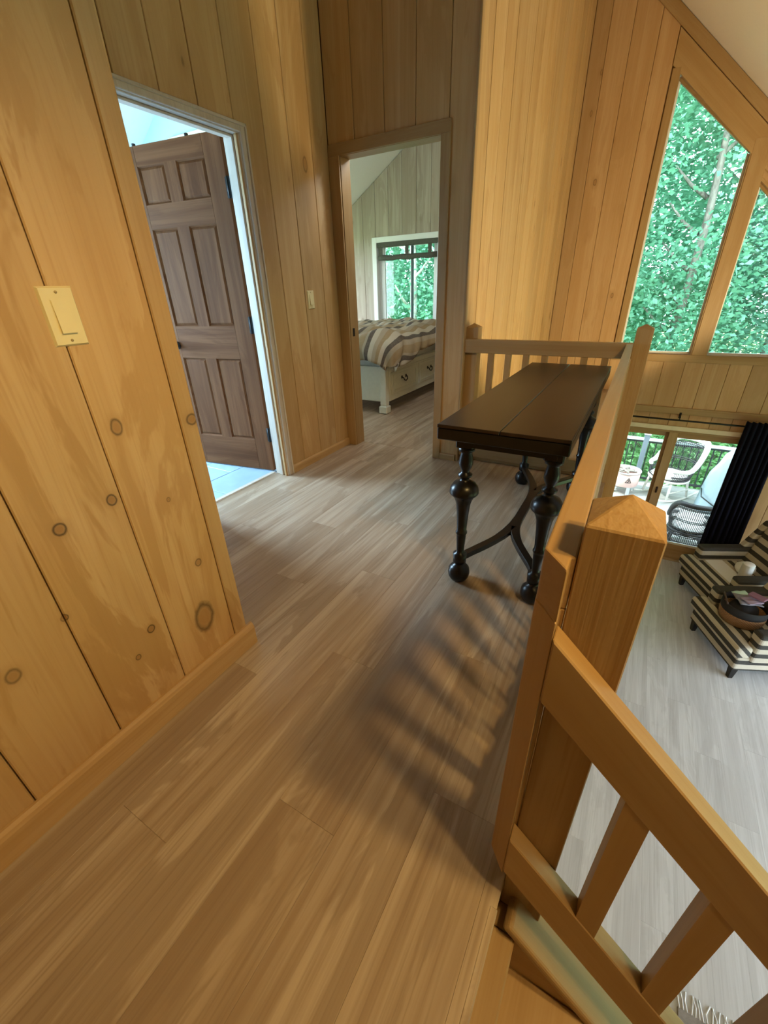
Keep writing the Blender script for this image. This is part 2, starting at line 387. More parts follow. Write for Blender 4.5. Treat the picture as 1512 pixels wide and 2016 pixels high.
# ------------------------------------------------------------------ levels and planes
XL, XH, YB, XS, YG, FL = -1.095, -2.12, 3.0, -1.085, 6.3, -2.32
CZ = lambda x: 3.19-0.933*x
RIDGE = CZ(XS)
LZ = lambda x: RIDGE+0.62*(x-XS)
# floors
fl = struct('floor', MB().box(-4.8, -0.022, 3.0, 6.3, -0.30, -0.013).box(-2.235, -0.022, -2.0, 3.11, -0.30, -0.013), M_FLOOR)
plank_floor(fl, -2.235, -0.014, -1.2, 3.10, 0.0, M_FLOOR)
plank_floor(fl, -4.6, -1.2, 3.102, 6.28, 0.0, M_FLOOR)
lf = struct('floor', MB().box(-1.085, 4.0, -2.0, 6.3, FL-0.2, FL-0.013), M_FLOORL)
plank_floor(lf, -1.06, 3.9, -0.6, 6.29, FL, M_FLOORL)
M_TILE = plain('blue_tile', (0.30,0.43,0.58,1), 0.35, noise=0.12, scale=6)
M_GROUT = plain('grout', (0.35,0.40,0.45,1), 0.9)
bt = struct('floor', MB().box(-4.8, -2.245, 0.4, 2.99, -0.2, -0.006), M_GROUT)
for i in range(8):
    for k in range(4):
        x0, y0 = -2.26-0.305*(i+1), 0.5+0.61*k+(0.3 if i%2 else 0)
        MB().box(0, 0.30, 0, min(0.605, 2.98-y0), -0.006, 0.002, 0.0015).build('tile', M_TILE, bt, (x0, y0, 0))
MB().prism([(-2.285,0.0),(-2.275,0.007),(-2.245,0.007),(-2.235,0.0)], 1.42, 2.168).build('threshold', M_CASELIT, bt)

# ceiling
def roof(xa, xb, y0, y1): return ([(xa,CZ(xa)),(xb,CZ(xb)),(xb,CZ(xb)+0.12),(xa,CZ(xa)+0.12)], y0, y1)
struct('ceiling', MB().prism(*roof(XS, 4.1, -2.0, YG+0.14))
       .prism([(XS,RIDGE),(XS,RIDGE+0.12),(-4.9,LZ(-4.9)+0.12),(-4.9,LZ(-4.9))], -2.0, YG+0.14), M_WHITEC)

# wall on the left of the hall
wl = struct('wall_left', MB().box(XH-0.1, XL-0.02, -2.0, 0.775, 0.0, LZ(XL-0.02)-0.02).box(-1.2, -1.105, -2.0, 3.0, FL, -0.3), M_PINEL)
sm = [0.0627+0.2225*k for k in range(-6, 3)]+[0.727, 0.78]
for a, b in zip(sm, sm[1:]): board(wl, a, b, 0.0, LZ(XL)-0.01, M_PINEL, (XL,0,0), PI/2)
for a, b in ((-2.12,-1.9),(-1.9,-1.68),(-1.68,-1.46),(-1.46,-1.24),(-1.24,-1.096)):   # its end, turned away
    board(wl, -b, -a, 0.0, LZ(a)-0.02, M_PINEL, (0,0.78,0), PI)
# hall wall with the bathroom door
wh = struct('wall_hall', MB().box(XH-0.115, XH-0.02, 0.78, 1.40, 0, LZ(XH)-0.02).box(XH-0.115, XH-0.02, 2.197, 3.11, 0, LZ(XH)-0.02).box(XH-0.115, XH-0.02, 1.40, 2.197, 2.02, LZ(XH)-0.02), M_PINE)
sm = [0.782,1.05,1.27,1.40,1.512,1.726,1.935,2.157,2.384,2.596,2.82,3.0]
for a, b in zip(sm, sm[1:]):
    zb = 2.012 if 1.39 < (a+b)/2 < 2.17 else 0.0
    board(wh, a, b, zb, LZ(XH)-0.01, M_PINE, (XH,0,0), PI/2)
# bedroom wall
wb = struct('wall_bedroom', MB().box(-2.235, -2.045, YB+0.02, YB+0.11, 0, 3.5).box(-1.275, -1.105, YB+0.02, YB+0.11, 0, 3.9)
            .prism([(-2.235,2.045),(-1.105,2.045),(-1.105,RIDGE-0.04),(-2.235,LZ(-2.235)-0.03)], YB+0.02, YB+0.11), M_PINE)
sm = [-2.12,-1.906,-1.679,-1.461,-1.243,-1.087]
for i, (a, b) in enumerate(zip(sm, sm[1:])):
    board(wb, a, b, 2.04 if i < 4 else 0.0, (LZ(a)-0.01, LZ(b)-0.01), M_PINE, (0,YB,0))
board(wb, -2.119, -2.05, 0.0, 2.04, M_PINE, (0,YB,0)); board(wb, -1.275, -1.243, 0.0, 2.04, M_PINE, (0,YB,0))
# living room side wall, seen along its face
ws = struct('wall_side', MB().box(-1.2, XS-0.02, YB+0.02, YG, FL, RIDGE-0.05), M_PINE)
sm = [3.0,3.03]+[3.237+0.2225*k for k in range(14)]
sm = [s for s in sm if s < 6.28]+[6.298]
for a, b in zip(sm, sm[1:]): board(ws, a, b, FL, RIDGE-0.02, M_PINE, (XS,0,0), PI/2, ch=0.0012, gap=0.008)
# gable wall, its windows and patio door left open
wg = MB()
B0, B1 = YG+0.02, YG+0.14
wg.prism([(-1.2,FL),(-0.27,FL),(-0.27,CZ(-0.27)-0.01),(XS,RIDGE-0.01),(-1.2,RIDGE-0.09)], B0, B1)
wg.prism([(-0.27,-0.46),(1.46,-0.46),(1.46,0.40),(-0.27,0.40)], B0, B1)
wg.prism([(0.56,0.40),(0.68,0.40),(0.68,CZ(0.68)-0.01),(0.56,CZ(0.56)-0.01)], B0, B1)
wg.prism([(-0.27,3.06),(0.56,2.32),(0.56,CZ(0.56)-0.01),(-0.27,CZ(-0.27)-0.01)], B0, B1)
wg.prism([(0.68,2.07),(1.46,1.36),(1.46,CZ(1.46)-0.01),(0.68,CZ(0.68)-0.01)], B0, B1)
wg.prism([(1.46,FL),(4.0,FL),(4.0,CZ(4.0)-0.01),(1.46,CZ(1.46)-0.01)], B0, B1)
wgo = struct('wall_gable', wg, M_PINEG)
sm = [-1.083,-0.93,-0.715,-0.474,-0.30]
for a, b in zip(sm, sm[1:]):
    board(wgo, a, b, -0.17, (CZ(a)-0.01, CZ(b)-0.01), M_PINEG, (0,YG,0)); board(wgo, a, b, FL, -0.25, M_PINEG, (0,YG,0))
sm = [-0.30,-0.135,0.077,0.289,0.509,0.71,0.938,1.145,1.36,1.57,1.78,2.0,2.22,2.44]
for a, b in zip(sm, sm[1:]):
    if (a+b)/2 < 1.5:
        board(wgo, a, b, -0.17, 0.36, M_PINEG, (0,YG,0)); board(wgo, a, b, -0.40, -0.25, M_PINEG, (0,YG,0))
    else:
        board(wgo, a, b, -0.17, (CZ(a)-0.01, CZ(b)-0.01), M_PINEG, (0,YG,0)); board(wgo, a, b, FL, -0.25, M_PINEG, (0,YG,0))
# far and back walls of the house, out of view
wr = MB().box(4.0, 4.12, -2.0, 0.0, FL-0.2, CZ(4.0)+0.02).box(4.0, 4.12, 5.3, 6.44, FL-0.2, CZ(4.0)+0.02).box(4.0, 4.12, 0, 5.3, FL-0.2, -2.25).box(4.0, 4.12, 0, 5.3, -0.62, CZ(4.0)+0.02)  # wide window opening added out of view to let in more daylight
struct('wall_right', wr, M_PINEG)
struct('wall_back', MB().prism([(-4.9,FL-0.2),(4.11,FL-0.2),(4.11,CZ(4.11)+0.1),(XS,RIDGE+0.1),(-4.9,LZ(-4.9)+0.1)], -2.12, -2.0), M_PINE)
# bathroom and bedroom outer walls
M_BATHW = plain('pale_bathroom_paint', (0.55,0.72,0.78,1), 0.7, noise=0.01)
wo = MB().box(-4.92, -4.8, -2.0, 3.6, -0.3, 0.7).box(-4.92, -4.8, 3.6, 6.44, -0.3, 0.45).box(-4.92, -4.8, -2.0, 0.7, 0.7, 1.9).box(-4.92, -4.8, 2.2, 3.7, 0.45, 1.9).box(-4.92, -4.8, 6.0, 6.44, 0.45, 1.9)  # bedroom-side opening is added, unseen, to brighten that room
struct('wall_outer', wo, M_BATHW)
struct('wall_bath', MB().box(-4.8, -2.24, 2.99, 3.10, 0, 2.9).box(-4.8, -2.22, 0.28, 0.40, 0, 2.9), M_BATHW)
fw = struct('wall_far', MB().prism([(-4.8,-0.3),(-3.72,-0.3),(-3.72,LZ(-3.72)),(-4.8,LZ(-4.8))], B0, B1).prism([(-2.70,-0.3),(-1.2,-0.3),(-1.2,LZ(-1.2)),(-2.70,LZ(-2.70))], B0, B1)
            .prism([(-3.72,-0.3),(-2.70,-0.3),(-2.70,0.70),(-3.72,0.70)], B0, B1).prism([(-3.72,1.86),(-2.70,1.86),(-2.70,LZ(-2.70)),(-3.72,LZ(-3.72))], B0, B1), M_PINEB)
sm = [-4.8+0.218*k for k in range(0, 17)]+[-1.205]
for a, b in zip(sm, sm[1:]):
    mid = (a+b)/2
    if -3.77 < mid < -2.66:
        board(fw, a, b, 0.0, 0.72, M_PINEB, (0,YG,0)); board(fw, a, b, 1.84, (LZ(a)-0.01, LZ(b)-0.01), M_PINEB, (0,YG,0))
    else: board(fw, a, b, 0.0, (LZ(a)-0.01, LZ(b)-0.01), M_PINEB, (0,YG,0))

# ------------------------------------------------------------------ baseboards and trims
def base_prof(h=0.098, t=0.018): return [(0,0),(t,0),(t,h*0.78),(t*0.8,h*0.9),(t*0.45,h),(0,h)]
struct('baseboard_left', MB().prism([(XL+a, z) for a, z in base_prof()], -1.9, 0.80), M_BASE)
struct('baseboard_hall', MB().prism([(XH+a, z) for a, z in base_prof(0.06)], 2.222, 2.99), M_BASE)
struct('baseboard_bedroom', MB().prism([(YB-a, z) for a, z in base_prof(0.05,0.014)], -1.228, -1.10, 'x'), M_PX)
# cased opening of the bathroom door
tr = struct('trim_1')
for nm, a in (('jamb', (XH-0.115, XH+0.004, 2.170, 2.197, 0, 1.99)), ('jamb', (XH-0.115, XH+0.004, 1.40, 1.424, 0, 1.99)),
              ('head_jamb', (XH-0.115, XH+0.004, 1.40, 2.197, 1.988, 2.012)), ('casing', (XH, XH+0.016, 2.178, 2.222, 0, 2.034)),
              ('casing', (XH, XH+0.016, 1.37, 1.416, 0, 2.034)), ('head_casing', (XH, XH+0.016, 1.416, 2.178, 1.994, 2.034)),
              ('door_stop', (XH-0.07, XH-0.035, 2.157, 2.170, 0, 1.988)), ('head_stop', (XH-0.07, XH-0.035, 1.424, 2.157, 1.976, 1.988))):
    MB().box(*a, 0.003).build(nm, M_CASELIT, tr)
MB().box(XH+0.012, XH+0.024, 2.209, 2.222, 0, 2.034, 0.003).build('back_band', M_CASELIT, tr)
MB().box(XH+0.012, XH+0.024, 1.37, 2.222, 2.020, 2.034, 0.003).build('head_back_band', M_CASELIT, tr)
# cased opening of the bedroom
tr = struct('trim_2')
for nm, a in (('casing', (-2.118, -2.031, YB-0.014, YB, 0, 2.03)), ('casing', (-1.290, -1.228, YB-0.014, YB, 0, 2.03)),
              ('head_casing', (-2.118, -1.228, YB-0.014, YB, 2.03, 2.094)),
              ('jamb', (-2.045, -2.026, YB, YB+0.115, 0, 2.03)), ('jamb', (-1.292, -1.275, YB, YB+0.115, 0, 2.03)), ('head_jamb', (-2.045, -1.275, YB, YB+0.115, 2.028, 2.045))):
    MB().box(*a, 0.0025).build(nm, M_PZ if 'head' not in nm else M_PX, tr)
MB().box(-2.0265, -2.024, YB+0.03, YB+0.055, 0.90, 0.96).build('strike_plate', M_BLACK, tr)
# gable trims: boards along the rake, belt board, window apron, corner strip
def rake(name, off0, off1, x0, x1, y0, y1, mat):
    mid = Vector(((x0+x1)/2, 0, (CZ(x0)+CZ(x1))/2)); ang = math.atan(0.933)
    L = (x1-x0)/math.cos(ang)
    m = MB().box(-L/2, L/2, y0, y1, -off1*math.cos(ang), -off0*math.cos(ang), 0.003)
    o = m.build(name, mat, None, mid, (0, ang, 0)); o['kind'] = 'structure'; return o
rake('trim_3', 0.004, 0.13, -1.02, 3.6, YG-0.022, YG+0.0, M_PX)
def rake_plumb(name, d0, d1, x0, x1, y0, y1, mat):
    a = math.atan(0.933); R = Matrix.Rotation(-a, 3, 'Y'); org = Vector((x0, 0, CZ(x0)-d0)); vs = []
    for yy in (y0, y1):
        for (x, z) in ((x0,CZ(x0)-d1),(x1,CZ(x1)-d1),(x1,CZ(x1)-d0),(x0,CZ(x0)-d0)): vs.append(tuple(R@(Vector((x,yy,z))-org)))
    o = MB().add(vs, [(0,1,2,3),(7,6,5,4),(0,4,5,1),(1,5,6,2),(2,6,7,3),(3,7,4,0)]).build(name, mat, None, org, (0,a,0), bevel=0.003, seg=1); o['kind'] = 'structure'; return o
rake_plumb('trim_4', 0.135, 0.400, -0.30, 1.60, YG-0.012, YG+0.001, M_PX)
struct('trim_5', MB().box(-1.08, 2.44, YG-0.016, YG+0.002, -0.25, -0.17, 0.003), M_PX)
struct('trim_6', MB().box(-0.30, 1.48, YG-0.016, YG+0.002, 0.36, 0.445, 0.003), M_PX)
struct('trim_7', MB().box(XS-0.004, XS+0.012, YB-0.012, YB+0.024, 0.0, RIDGE-0.1, 0.003), M_PZ)
struct('trim_8', MB().box(-1.08, -0.02, 3.075, 3.10, 0.0, 0.032, 0.006), M_PX)

# ------------------------------------------------------------------ windows
def poly_window(name, xl, xr, zb, ztl, ztr, cl, cr):
    """gable window: wooden casing, deep jamb, white sash strips, pane; sloping head"""
    w = struct(name)
    sl = (ztr-ztl)/(xr-xl)
    if cl: MB().box(xl-0.085, xl-0.012, YG-0.014, YG+0.002, 0.445, ztl+0.09, 0.003).build('casing', M_PZ, w)
    if cr: MB().box(xr+0.022, xr+cr, YG-0.014, YG+0.002, 0.445, ztr+0.10, 0.003).build('casing', M_PZ, w)
    ja = 0.018
    MB().prism([(xl-ja-0.012,zb-0.02),(xl-0.012,zb-0.02),(xl-0.012,ztl+0.02),(xl-ja-0.012,ztl+0.02)], YG-0.004, YG+0.12).build('side_jamb', M_PZ, w)
    MB().prism([(xr+0.012,zb-0.02),(xr+ja+0.012,zb-0.02),(xr+ja+0.012,ztr),(xr+0.012,ztr+0.01)], YG-0.004, YG+0.12).build('side_jamb', M_PZ, w)
    MB().prism([(xl-0.02,ztl+0.045),(xr+0.02,ztr+0.045-0.0),(xr+0.02,ztr+0.075),(xl-0.02,ztl+0.075)], YG-0.004, YG+0.12).build('head_jamb', M_PX, w)
    MB().box(xl-0.012, xr+0.012, YG+0.02, YG+0.12, zb-0.05, zb-0.022).build('sill', M_PX, w)
    s = 0.024
    MB().prism([(xl-0.012,zb-0.022),(xr+0.012,zb-0.022),(xr+0.012,zb+0.006),(xl-0.012,zb+0.006)], YG+0.075, YG+0.115).build('sash_rail', M_VINYL, w)
    MB().prism([(xl-0.012,zb),(xl+0.006,zb),(xl+0.006,ztl),(xl-0.012,ztl+0.01)], YG+0.075, YG+0.115).build('sash_stile', M_VINYL, w)
    MB().prism([(xr-0.006,zb),(xr+0.012,zb),(xr+0.012,ztr),(xr-0.006,ztr+0.01)], YG+0.075, YG+0.115).build('sash_stile', M_VINYL, w)
    MB().prism([(xl-0.012,ztl+0.01),(xr+0.012,ztr+0.01),(xr+0.012,ztr+0.046),(xl-0.012,ztl+0.046)], YG+0.075, YG+0.115).build('sash_head', M_PX, w)
    MB().prism([(xl,zb),(xr,zb),(xr,ztr+0.02),(xl,ztl+0.02)], YG+0.093, YG+0.099).build('pane', M_GLASS, w)
    return w
poly_window('window_1', -0.207, 0.520, 0.462, 2.955, 2.300, True, 0.165)
poly_window('window_2', 0.700, 1.430, 0.462, 2.020, 1.340, False, 0.085)
# bedroom window
w3 = struct('window_3')
for nm, a, m in (('casing', (-3.775,-3.70,YG-0.016,YG,0.66,1.91), M_VINYL), ('casing', (-2.72,-2.645,YG-0.016,YG,0.66,1.91), M_VINYL), ('head_casing', (-3.70,-2.72,YG-0.016,YG,1.84,1.91), M_VINYL),
                 ('stool', (-3.80,-2.62,YG-0.05,YG+0.03,0.64,0.67), M_VINYL),
                 ('jamb', (-3.72,-3.70,YG,YG+0.12,0.67,1.86), M_VINYL), ('jamb', (-2.72,-2.70,YG,YG+0.12,0.67,1.86), M_VINYL), ('head_jamb', (-3.72,-2.70,YG,YG+0.12,1.84,1.86), M_VINYL), ('sill_jamb', (-3.72,-2.70,YG+0.01,YG+0.12,0.67,0.69), M_VINYL),
                 ('sash_stile', (-3.70,-3.60,YG+0.06,YG+0.10,0.69,1.84), M_VINYL), ('sash_stile', (-2.80,-2.72,YG+0.06,YG+0.10,0.69,1.84), M_VINYL), ('sash_rail', (-3.60,-2.80,YG+0.06,YG+0.10,0.69,0.77), M_VINYL), ('sash_rail', (-3.60,-2.80,YG+0.06,YG+0.10,1.78,1.84), M_VINYL)):
    MB().box(*a, 0.003).build(nm, m, w3)
MB().box(-3.165, -3.135, YG+0.055, YG+0.10, 0.77, 1.78, 0.003).build('meeting_stile', plain('grey_stile', (0.10,0.14,0.15,1), 0.5), w3)
for a, b in ((-3.60,-3.165),(-3.135,-2.80)): MB().box(a, b, YG+0.078, YG+0.083, 0.77, 1.78).build('pane', M_GLASS, w3)
# rolled blind in the bedroom window
M_BLIND = plain('dark_woven_blind', (0.085,0.085,0.07,1), 0.85, noise=0.25, scale=70, bump=0.4)
bl = thing('roller_blind', 'dark woven blind rolled up at the head of the bedroom window', 'blind', (-3.2, YG-0.02, 1.84))
MB().box(-0.49, 0.49, 0.0, 0.035, -0.06, 0.0, 0.004).build('valance', M_BLIND, bl)
m = MB()
m.tube([(-0.475+0.95*k/12, 0.028+0.002*math.sin(k*2.1), -0.195+0.004*math.sin(k*1.7)) for k in range(13)], [0.034+0.003*math.sin(k*1.3) for k in range(13)], 12)
m.build('rolled_slats', M_BLIND, bl)
for x in (-0.43, 0.0, 0.36): MB().box(x-0.028, x+0.028, 0.012, 0.022, -0.17, -0.055, 0.002).build('strap', M_BLIND, bl)
# patio door
d2 = struct('door_2')
MB().box(-0.30, 1.47, YG-0.02, YG+0.0, -0.455, -0.40, 0.003).build('head_trim', plain('cream_trim', (0.70,0.60,0.44,1), 0.5), d2)
for nm, a in (('frame_head', (-0.30,1.46,YG-0.005,YG+0.11,-0.485,-0.455)), ('side_jamb', (-0.30,-0.265,YG-0.005,YG+0.11,FL,-0.485)), ('side_jamb', (1.425,1.46,YG-0.005,YG+0.11,FL,-0.485)), ('sill', (-0.30,1.46,YG-0.01,YG+0.11,FL,FL+0.035)),
              ('stile', (-0.265,-0.14,YG+0.05,YG+0.09,FL+0.035,-0.485)), ('stile', (0.52,0.592,YG+0.05,YG+0.09,FL+0.035,-0.485)), ('top_rail', (-0.14,0.52,YG+0.05,YG+0.09,-0.553,-0.485)), ('bottom_rail', (-0.14,0.52,YG+0.05,YG+0.09,FL+0.035,-2.066)),
              ('stile', (0.555,0.658,YG+0.005,YG+0.045,FL+0.035,-0.485)), ('stile', (1.30,1.425,YG+0.005,YG+0.045,FL+0.035,-0.485)), ('top_rail', (0.658,1.30,YG+0.005,YG+0.045,-0.549,-0.485)), ('bottom_rail', (0.658,1.30,YG+0.005,YG+0.045,FL+0.035,-2.062))):
    MB().box(*a, 0.003).build(nm, M_PZ if ('stile' in nm or 'jamb' in nm) else M_PX, d2)
for a in ((-0.14,0.52,YG+0.068,YG+0.073,-2.066,-0.553), (0.658,1.30,YG+0.023,YG+0.028,-2.062,-0.549)): MB().box(*a).build('pane', M_GLASS, d2)
MB().box(0.658, 1.30, YG+0.012, YG+0.034, -2.062, -2.035).build('glazing_bead', M_VINYL, d2); MB().box(-0.14, 0.52, YG+0.055, YG+0.08, -2.066, -2.04).build('glazing_bead', M_VINYL, d2)
MB().box(0.588, 0.612, YG-0.012, YG+0.006, -1.33, -1.24, 0.006).build('handle', plain('dark_bronze', (0.03,0.018,0.012,1), 0.4, 0.6), d2)
# ------------------------------------------------------------------ bathroom door leaf (six panels), swung into the bathroom
hx, hy = -2.262, 2.200
ang = math.atan2(-0.105, -0.70)
d1 = struct('door_1'); d1.location = (hx, hy, 0.0); d1.rotation_euler = (0, 0, ang)
DW, DT = 0.735, 0.038
def dbox(nm, a0, a1, z0, z1, mat, t0=-DT/2, t1=DT/2, ch=0.0): return MB().box(a0, a1, t0, t1, z0, z1, ch).build(nm, mat, d1)
S0, S1, S2, S3 = 0.008, 0.140, 0.352, 0.445
xs = [(0.140,0.352),(0.447,0.655)]
dbox('stile', 0.008, 0.140, 0.010, 2.030, M_DOOR, ch=0.002); dbox('stile', 0.655, DW, 0.010, 2.030, M_DOOR, ch=0.002)
for z0, z1 in ((0.246,0.826),(1.036,1.610),(1.738,1.932)): dbox('mullion', 0.352, 0.447, z0, z1, M_DOOR)
for z0, z1 in ((0.010,0.246),(0.826,1.036),(1.610,1.738),(1.932,2.030)): dbox('rail', 0.140, 0.655, z0, z1, M_DOORX)
for a, b in xs:
    for z0, z1 in ((0.246,0.826),(1.036,1.610),(1.738,1.932)):
        m = MB()
        for s in (-1, 1):
            g = 0.022; yb, yf = s*0.006, s*0.0155
            vs = [(a,yb,z0),(b,yb,z0),(b,yb,z1),(a,yb,z1),(a+0.007,yb,z0+0.007),(b-0.007,yb,z0+0.007),(b-0.007,yb,z1-0.007),(a+0.007,yb,z1-0.007),
                  (a+g,yf,z0+g),(b-g,yf,z0+g),(b-g,yf,z1-g),(a+g,yf,z1-g)]
            m.add(vs, [(i,(i+1)%4,(i+1)%4+4,i+4) for i in range(4)]+[(i+4,(i+1)%4+4,(i+1)%4+8,i+8) for i in range(4)]+[(8,9,10,11)])
        m.build('panel', M_DOOR, d1)
        mm = MB()
        for s in (-1, 1):
            y0, y1 = s*0.006, s*(DT/2)
            for (p, q) in (((a,z0),(b,z0)),((b,z0),(b,z1)),((b,z1),(a,z1)),((a,z1),(a,z0))):
                cx, cz = (a+b)/2, (z0+z1)/2; k = 0.010
                ins = lambda pt: (pt[0]+(k if pt[0] < cx else -k), pt[1]+(k if pt[1] < cz else -k))
                i0, i1 = ins(p), ins(q)
                mm.add([(p[0],y1,p[1]),(q[0],y1,q[1]),(i1[0],y0,i1[1]),(i0[0],y0,i0[1])], [(0,1,2,3)])
        mm.build('moulding', M_DOORX, d1)
for z in (0.298, 1.043, 1.771):
    MB().box(-0.066, 0.012, 0.0185, 0.033, z-0.05, z+0.05, 0.003).tube([(-0.006,0.032,z-0.052),(-0.006,0.032,z+0.052)], 0.007, 10).build('hinge', M_BLACK, d1)
m = MB().lathe([(0.026,0),(0.026,0.006),(0.011,0.010),(0.011,0.035),(0.024,0.042),(0.028,0.055),(0.020,0.068),(0.004,0.072)], n=16)
m.build('knob', M_BLACK, d1, (0.675, 0.019, 0.91), (-PI/2, 0, 0)); 
for x in (0.25, 0.66): MB().box(x-0.008, x+0.008, -0.006, 0.012, 2.028, 2.046, 0.002).build('over_door_hook', M_BLACK, d1)
# trim board high on the bathroom wall behind the door
struct('trim_9', MB().box(-3.66, -2.24, 2.962, 2.99, 2.10, 2.356, 0.003), plain('cream_board', (0.78,0.68,0.46,1), 0.5))

# ------------------------------------------------------------------ railings
lr = thing('loft_railing', 'pine loft railing with peaked newel posts along the hall edge', 'railing')
def newel(parent, x0, y0, zb, zs, za, s=0.089, name='newel_post'):
    h = s/2; m = MB().add([(-h,-h,zb),(h,-h,zb),(h,h,zb),(-h,h,zb),(-h,-h,zs),(h,-h,zs),(h,h,zs),(-h,h,zs),(0,0,za)],
        [(3,2,1,0),(0,1,5,4),(1,2,6,5),(2,3,7,6),(3,0,4,7),(4,5,8),(5,6,8),(6,7,8),(7,4,8)])
    return m.build(name, M_NEWEL, parent, (x0+h, y0+h, 0), bevel=0.002, seg=1)
RZ, RB = 0.90, 0.811
newel(lr, -0.013, 0.520, -0.16, 0.950, 0.985)
newel(lr, -0.038, 3.040, -0.16, 0.978, 1.003)
newel(lr, -1.083, 3.040, -0.16, 0.975, 1.002)
# long rail: slightly out of square, its near end cut at 45 degrees
def skew(z0, z1, xa0, xb0, xa1, xb1, y0a, y0b, y1):
    return [(xa0,y0a,z0),(xb0,y0b,z0),(xb1,y1,z0),(xa1,y1,z0),(xa0,y0a,z1),(xb0,y0b,z1),(xb1,y1,z1),(xa1,y1,z1)]
BOXF = [(3,2,1,0),(4,5,6,7),(0,1,5,4),(1,2,6,5),(2,3,7,6),(3,0,4,7)]
MB().prism([(-0.056,0.527),(-0.0205,0.4845),(-0.0205,0.5215),(-0.0135,0.5215),(-0.0375,3.0),(-0.074,3.0)], RB, RZ, 'z').build('top_rail', M_PY, lr, bevel=0.003, seg=2)
MB().add(skew(0.115, 0.204, -0.056, -0.0135, -0.074, -0.0375, 0.567, 0.524, 3.0), BOXF).build('bottom_rail', M_PY, lr, bevel=0.003, seg=2)
MB().prism([(-0.057,0.528),(-0.0205,0.486),(-0.0205,0.5215),(-0.0135,0.5215),(-0.0135,0.530),(-0.058,0.562)], 0.095, RB, 'z').build('corner_post', M_PZ, lr, bevel=0.002, seg=1)
y = 0.690
while y < 2.95:
    f = (y-0.5)/2.5; xc = -0.037-0.0185*f
    MB().box(-0.019, 0.019, -0.019, 0.019, 0.204, RB, 0.002).build('baluster', M_PZ, lr, (xc, y, 0)); y += 0.1185
MB().box(-1.083, -0.038, 3.0, 3.038, RB+0.004, RZ+0.004, 0.003).build('top_rail', M_PX, lr)
MB().box(-1.083, -0.038, 3.0, 3.038, 0.055, 0.144, 0.003).build('bottom_rail', M_PX, lr)
for k in range(8): MB().box(-0.019, 0.019, 3.001, 3.037, 0.144, RB+0.004, 0.002).build('baluster', M_PZ, lr, (-0.8825+0.1186*k, 0, 0))
# stair railing going down to the right
sr = thing('stair_railing', 'sloping pine stair railing running down from the nearest newel post', 'railing', (0.0, 0.5, 0.0))
SLP = 0.962
def sloped(parent, name, x0, x1, z_at0, dz, y0, y1, mat, chamfer=False):
    c, s = math.cos(math.atan(SLP)), math.sin(math.atan(SLP)); L = (x1-x0)/c; th = dz*c
    # local x runs down the slope; ends cut plumb
    e = th*s/c
    vs = [(-e,y0,-th),(L-e,y0,-th),(L-e,y1,-th),(-e,y1,-th),(0,y0,0),(L,y0,0),(L,y1,0),(0,y1,0)]
    vs = [(0-0,y0,0)]; 
    pts = []
    for (x, z) in ((x0, z_at0-SLP*x0-dz), (x1, z_at0-SLP*x1-dz), (x1, z_at0-SLP*x1), (x0, z_at0-SLP*x0)):
        pts.append((x, z))
    a = math.atan(SLP); R = Matrix.Rotation(-a, 3, 'Y')
    org = Vector((x0, 0, z_at0-SLP*x0)); vs = []
    for yy in (y0, y1):
        for i, (x, z) in enumerate(pts):
            v = Vector((x, yy, z))-org; vs.append(tuple(R@v))
    m = MB().add(vs, [(0,1,2,3),(7,6,5,4),(0,4,5,1),(1,5,6,2),(2,6,7,3),(3,7,4,0)])
    o = m.build(name, mat, parent, (org.x, org.y-0.5, org.z), (0, a, 0), bevel=0.0025, seg=1); return o
sloped(sr, 'top_rail', -0.0198, 1.5, 0.766, 0.128, 0.482, 0.5193, M_PX)
sloped(sr, 'bottom_rail', -0.0198, 1.5, 0.228, 0.130, 0.482, 0.5193, M_PX)
for k in range(9):
    x = 0.1475+0.1455*k; zt = 0.766-SLP*x-0.118; zb = 0.228-SLP*x-0.012
    hw = 0.0205
    MB().prism([(-hw, zb+SLP*hw), (hw, zb-SLP*hw), (hw, zt-SLP*hw), (-hw, zt+SLP*hw)], -0.016, 0.0185).build('baluster', M_PZ, sr, (x, 0.0, 0))
# stairs: floor nosing, treads, risers, skirt board with rounded cap
st = struct('stairs')
st['label'] = 'pine staircase going down beside the loft edge'
MB().box(-0.030, -0.012, -1.2, 0.46, -0.032, 0.0015, 0.003).build('nosing', M_FLOOR, st)
MB().box(-0.022, 0.036, -1.2, 0.466, -0.16, -0.10, 0.004).build('header_board', M_PY, st)
YS = 0.468
MB().box(-0.022, 0.060, YS+0.001, 0.519, -0.55, -0.105, 0.002).build('gap_filler', M_PY, st)  # block added to plug a gap that is only a dark void
for k in range(8):
    zt = -0.265-0.205*k; x0 = 0.0+0.213*k
    MB().box(x0, x0+0.25, -0.6, YS, zt-0.03, zt, 0.004).build('tread', M_PY, st)
    MB().box(x0+0.0, x0+0.018, -0.6, YS, zt, zt+(0.105 if k == 0 else 0.175)).build('riser', M_PY, st)
def cap(x): return -0.046-SLP*(x-0.022)
MB().prism([(0.02,cap(0.02)-0.30),(1.75,cap(1.75)-0.30),(1.75,cap(1.75)-0.012),(0.02,cap(0.02)-0.012)], YS, YS+0.022).build('skirt_board', M_PX, st)
o = MB().box(0, 2.45, YS-0.012, 0.56, -0.026, 0.0).build('skirt_cap', M_PX, st, (0.02, 0, cap(0.02)), (0, math.atan(SLP), 0), bevel=0.009, seg=3)
# fascia under the loft edge
struct('trim_10', MB().box(-0.022, -0.013, 0.52, 3.1, -0.3, -0.013), M_PY)

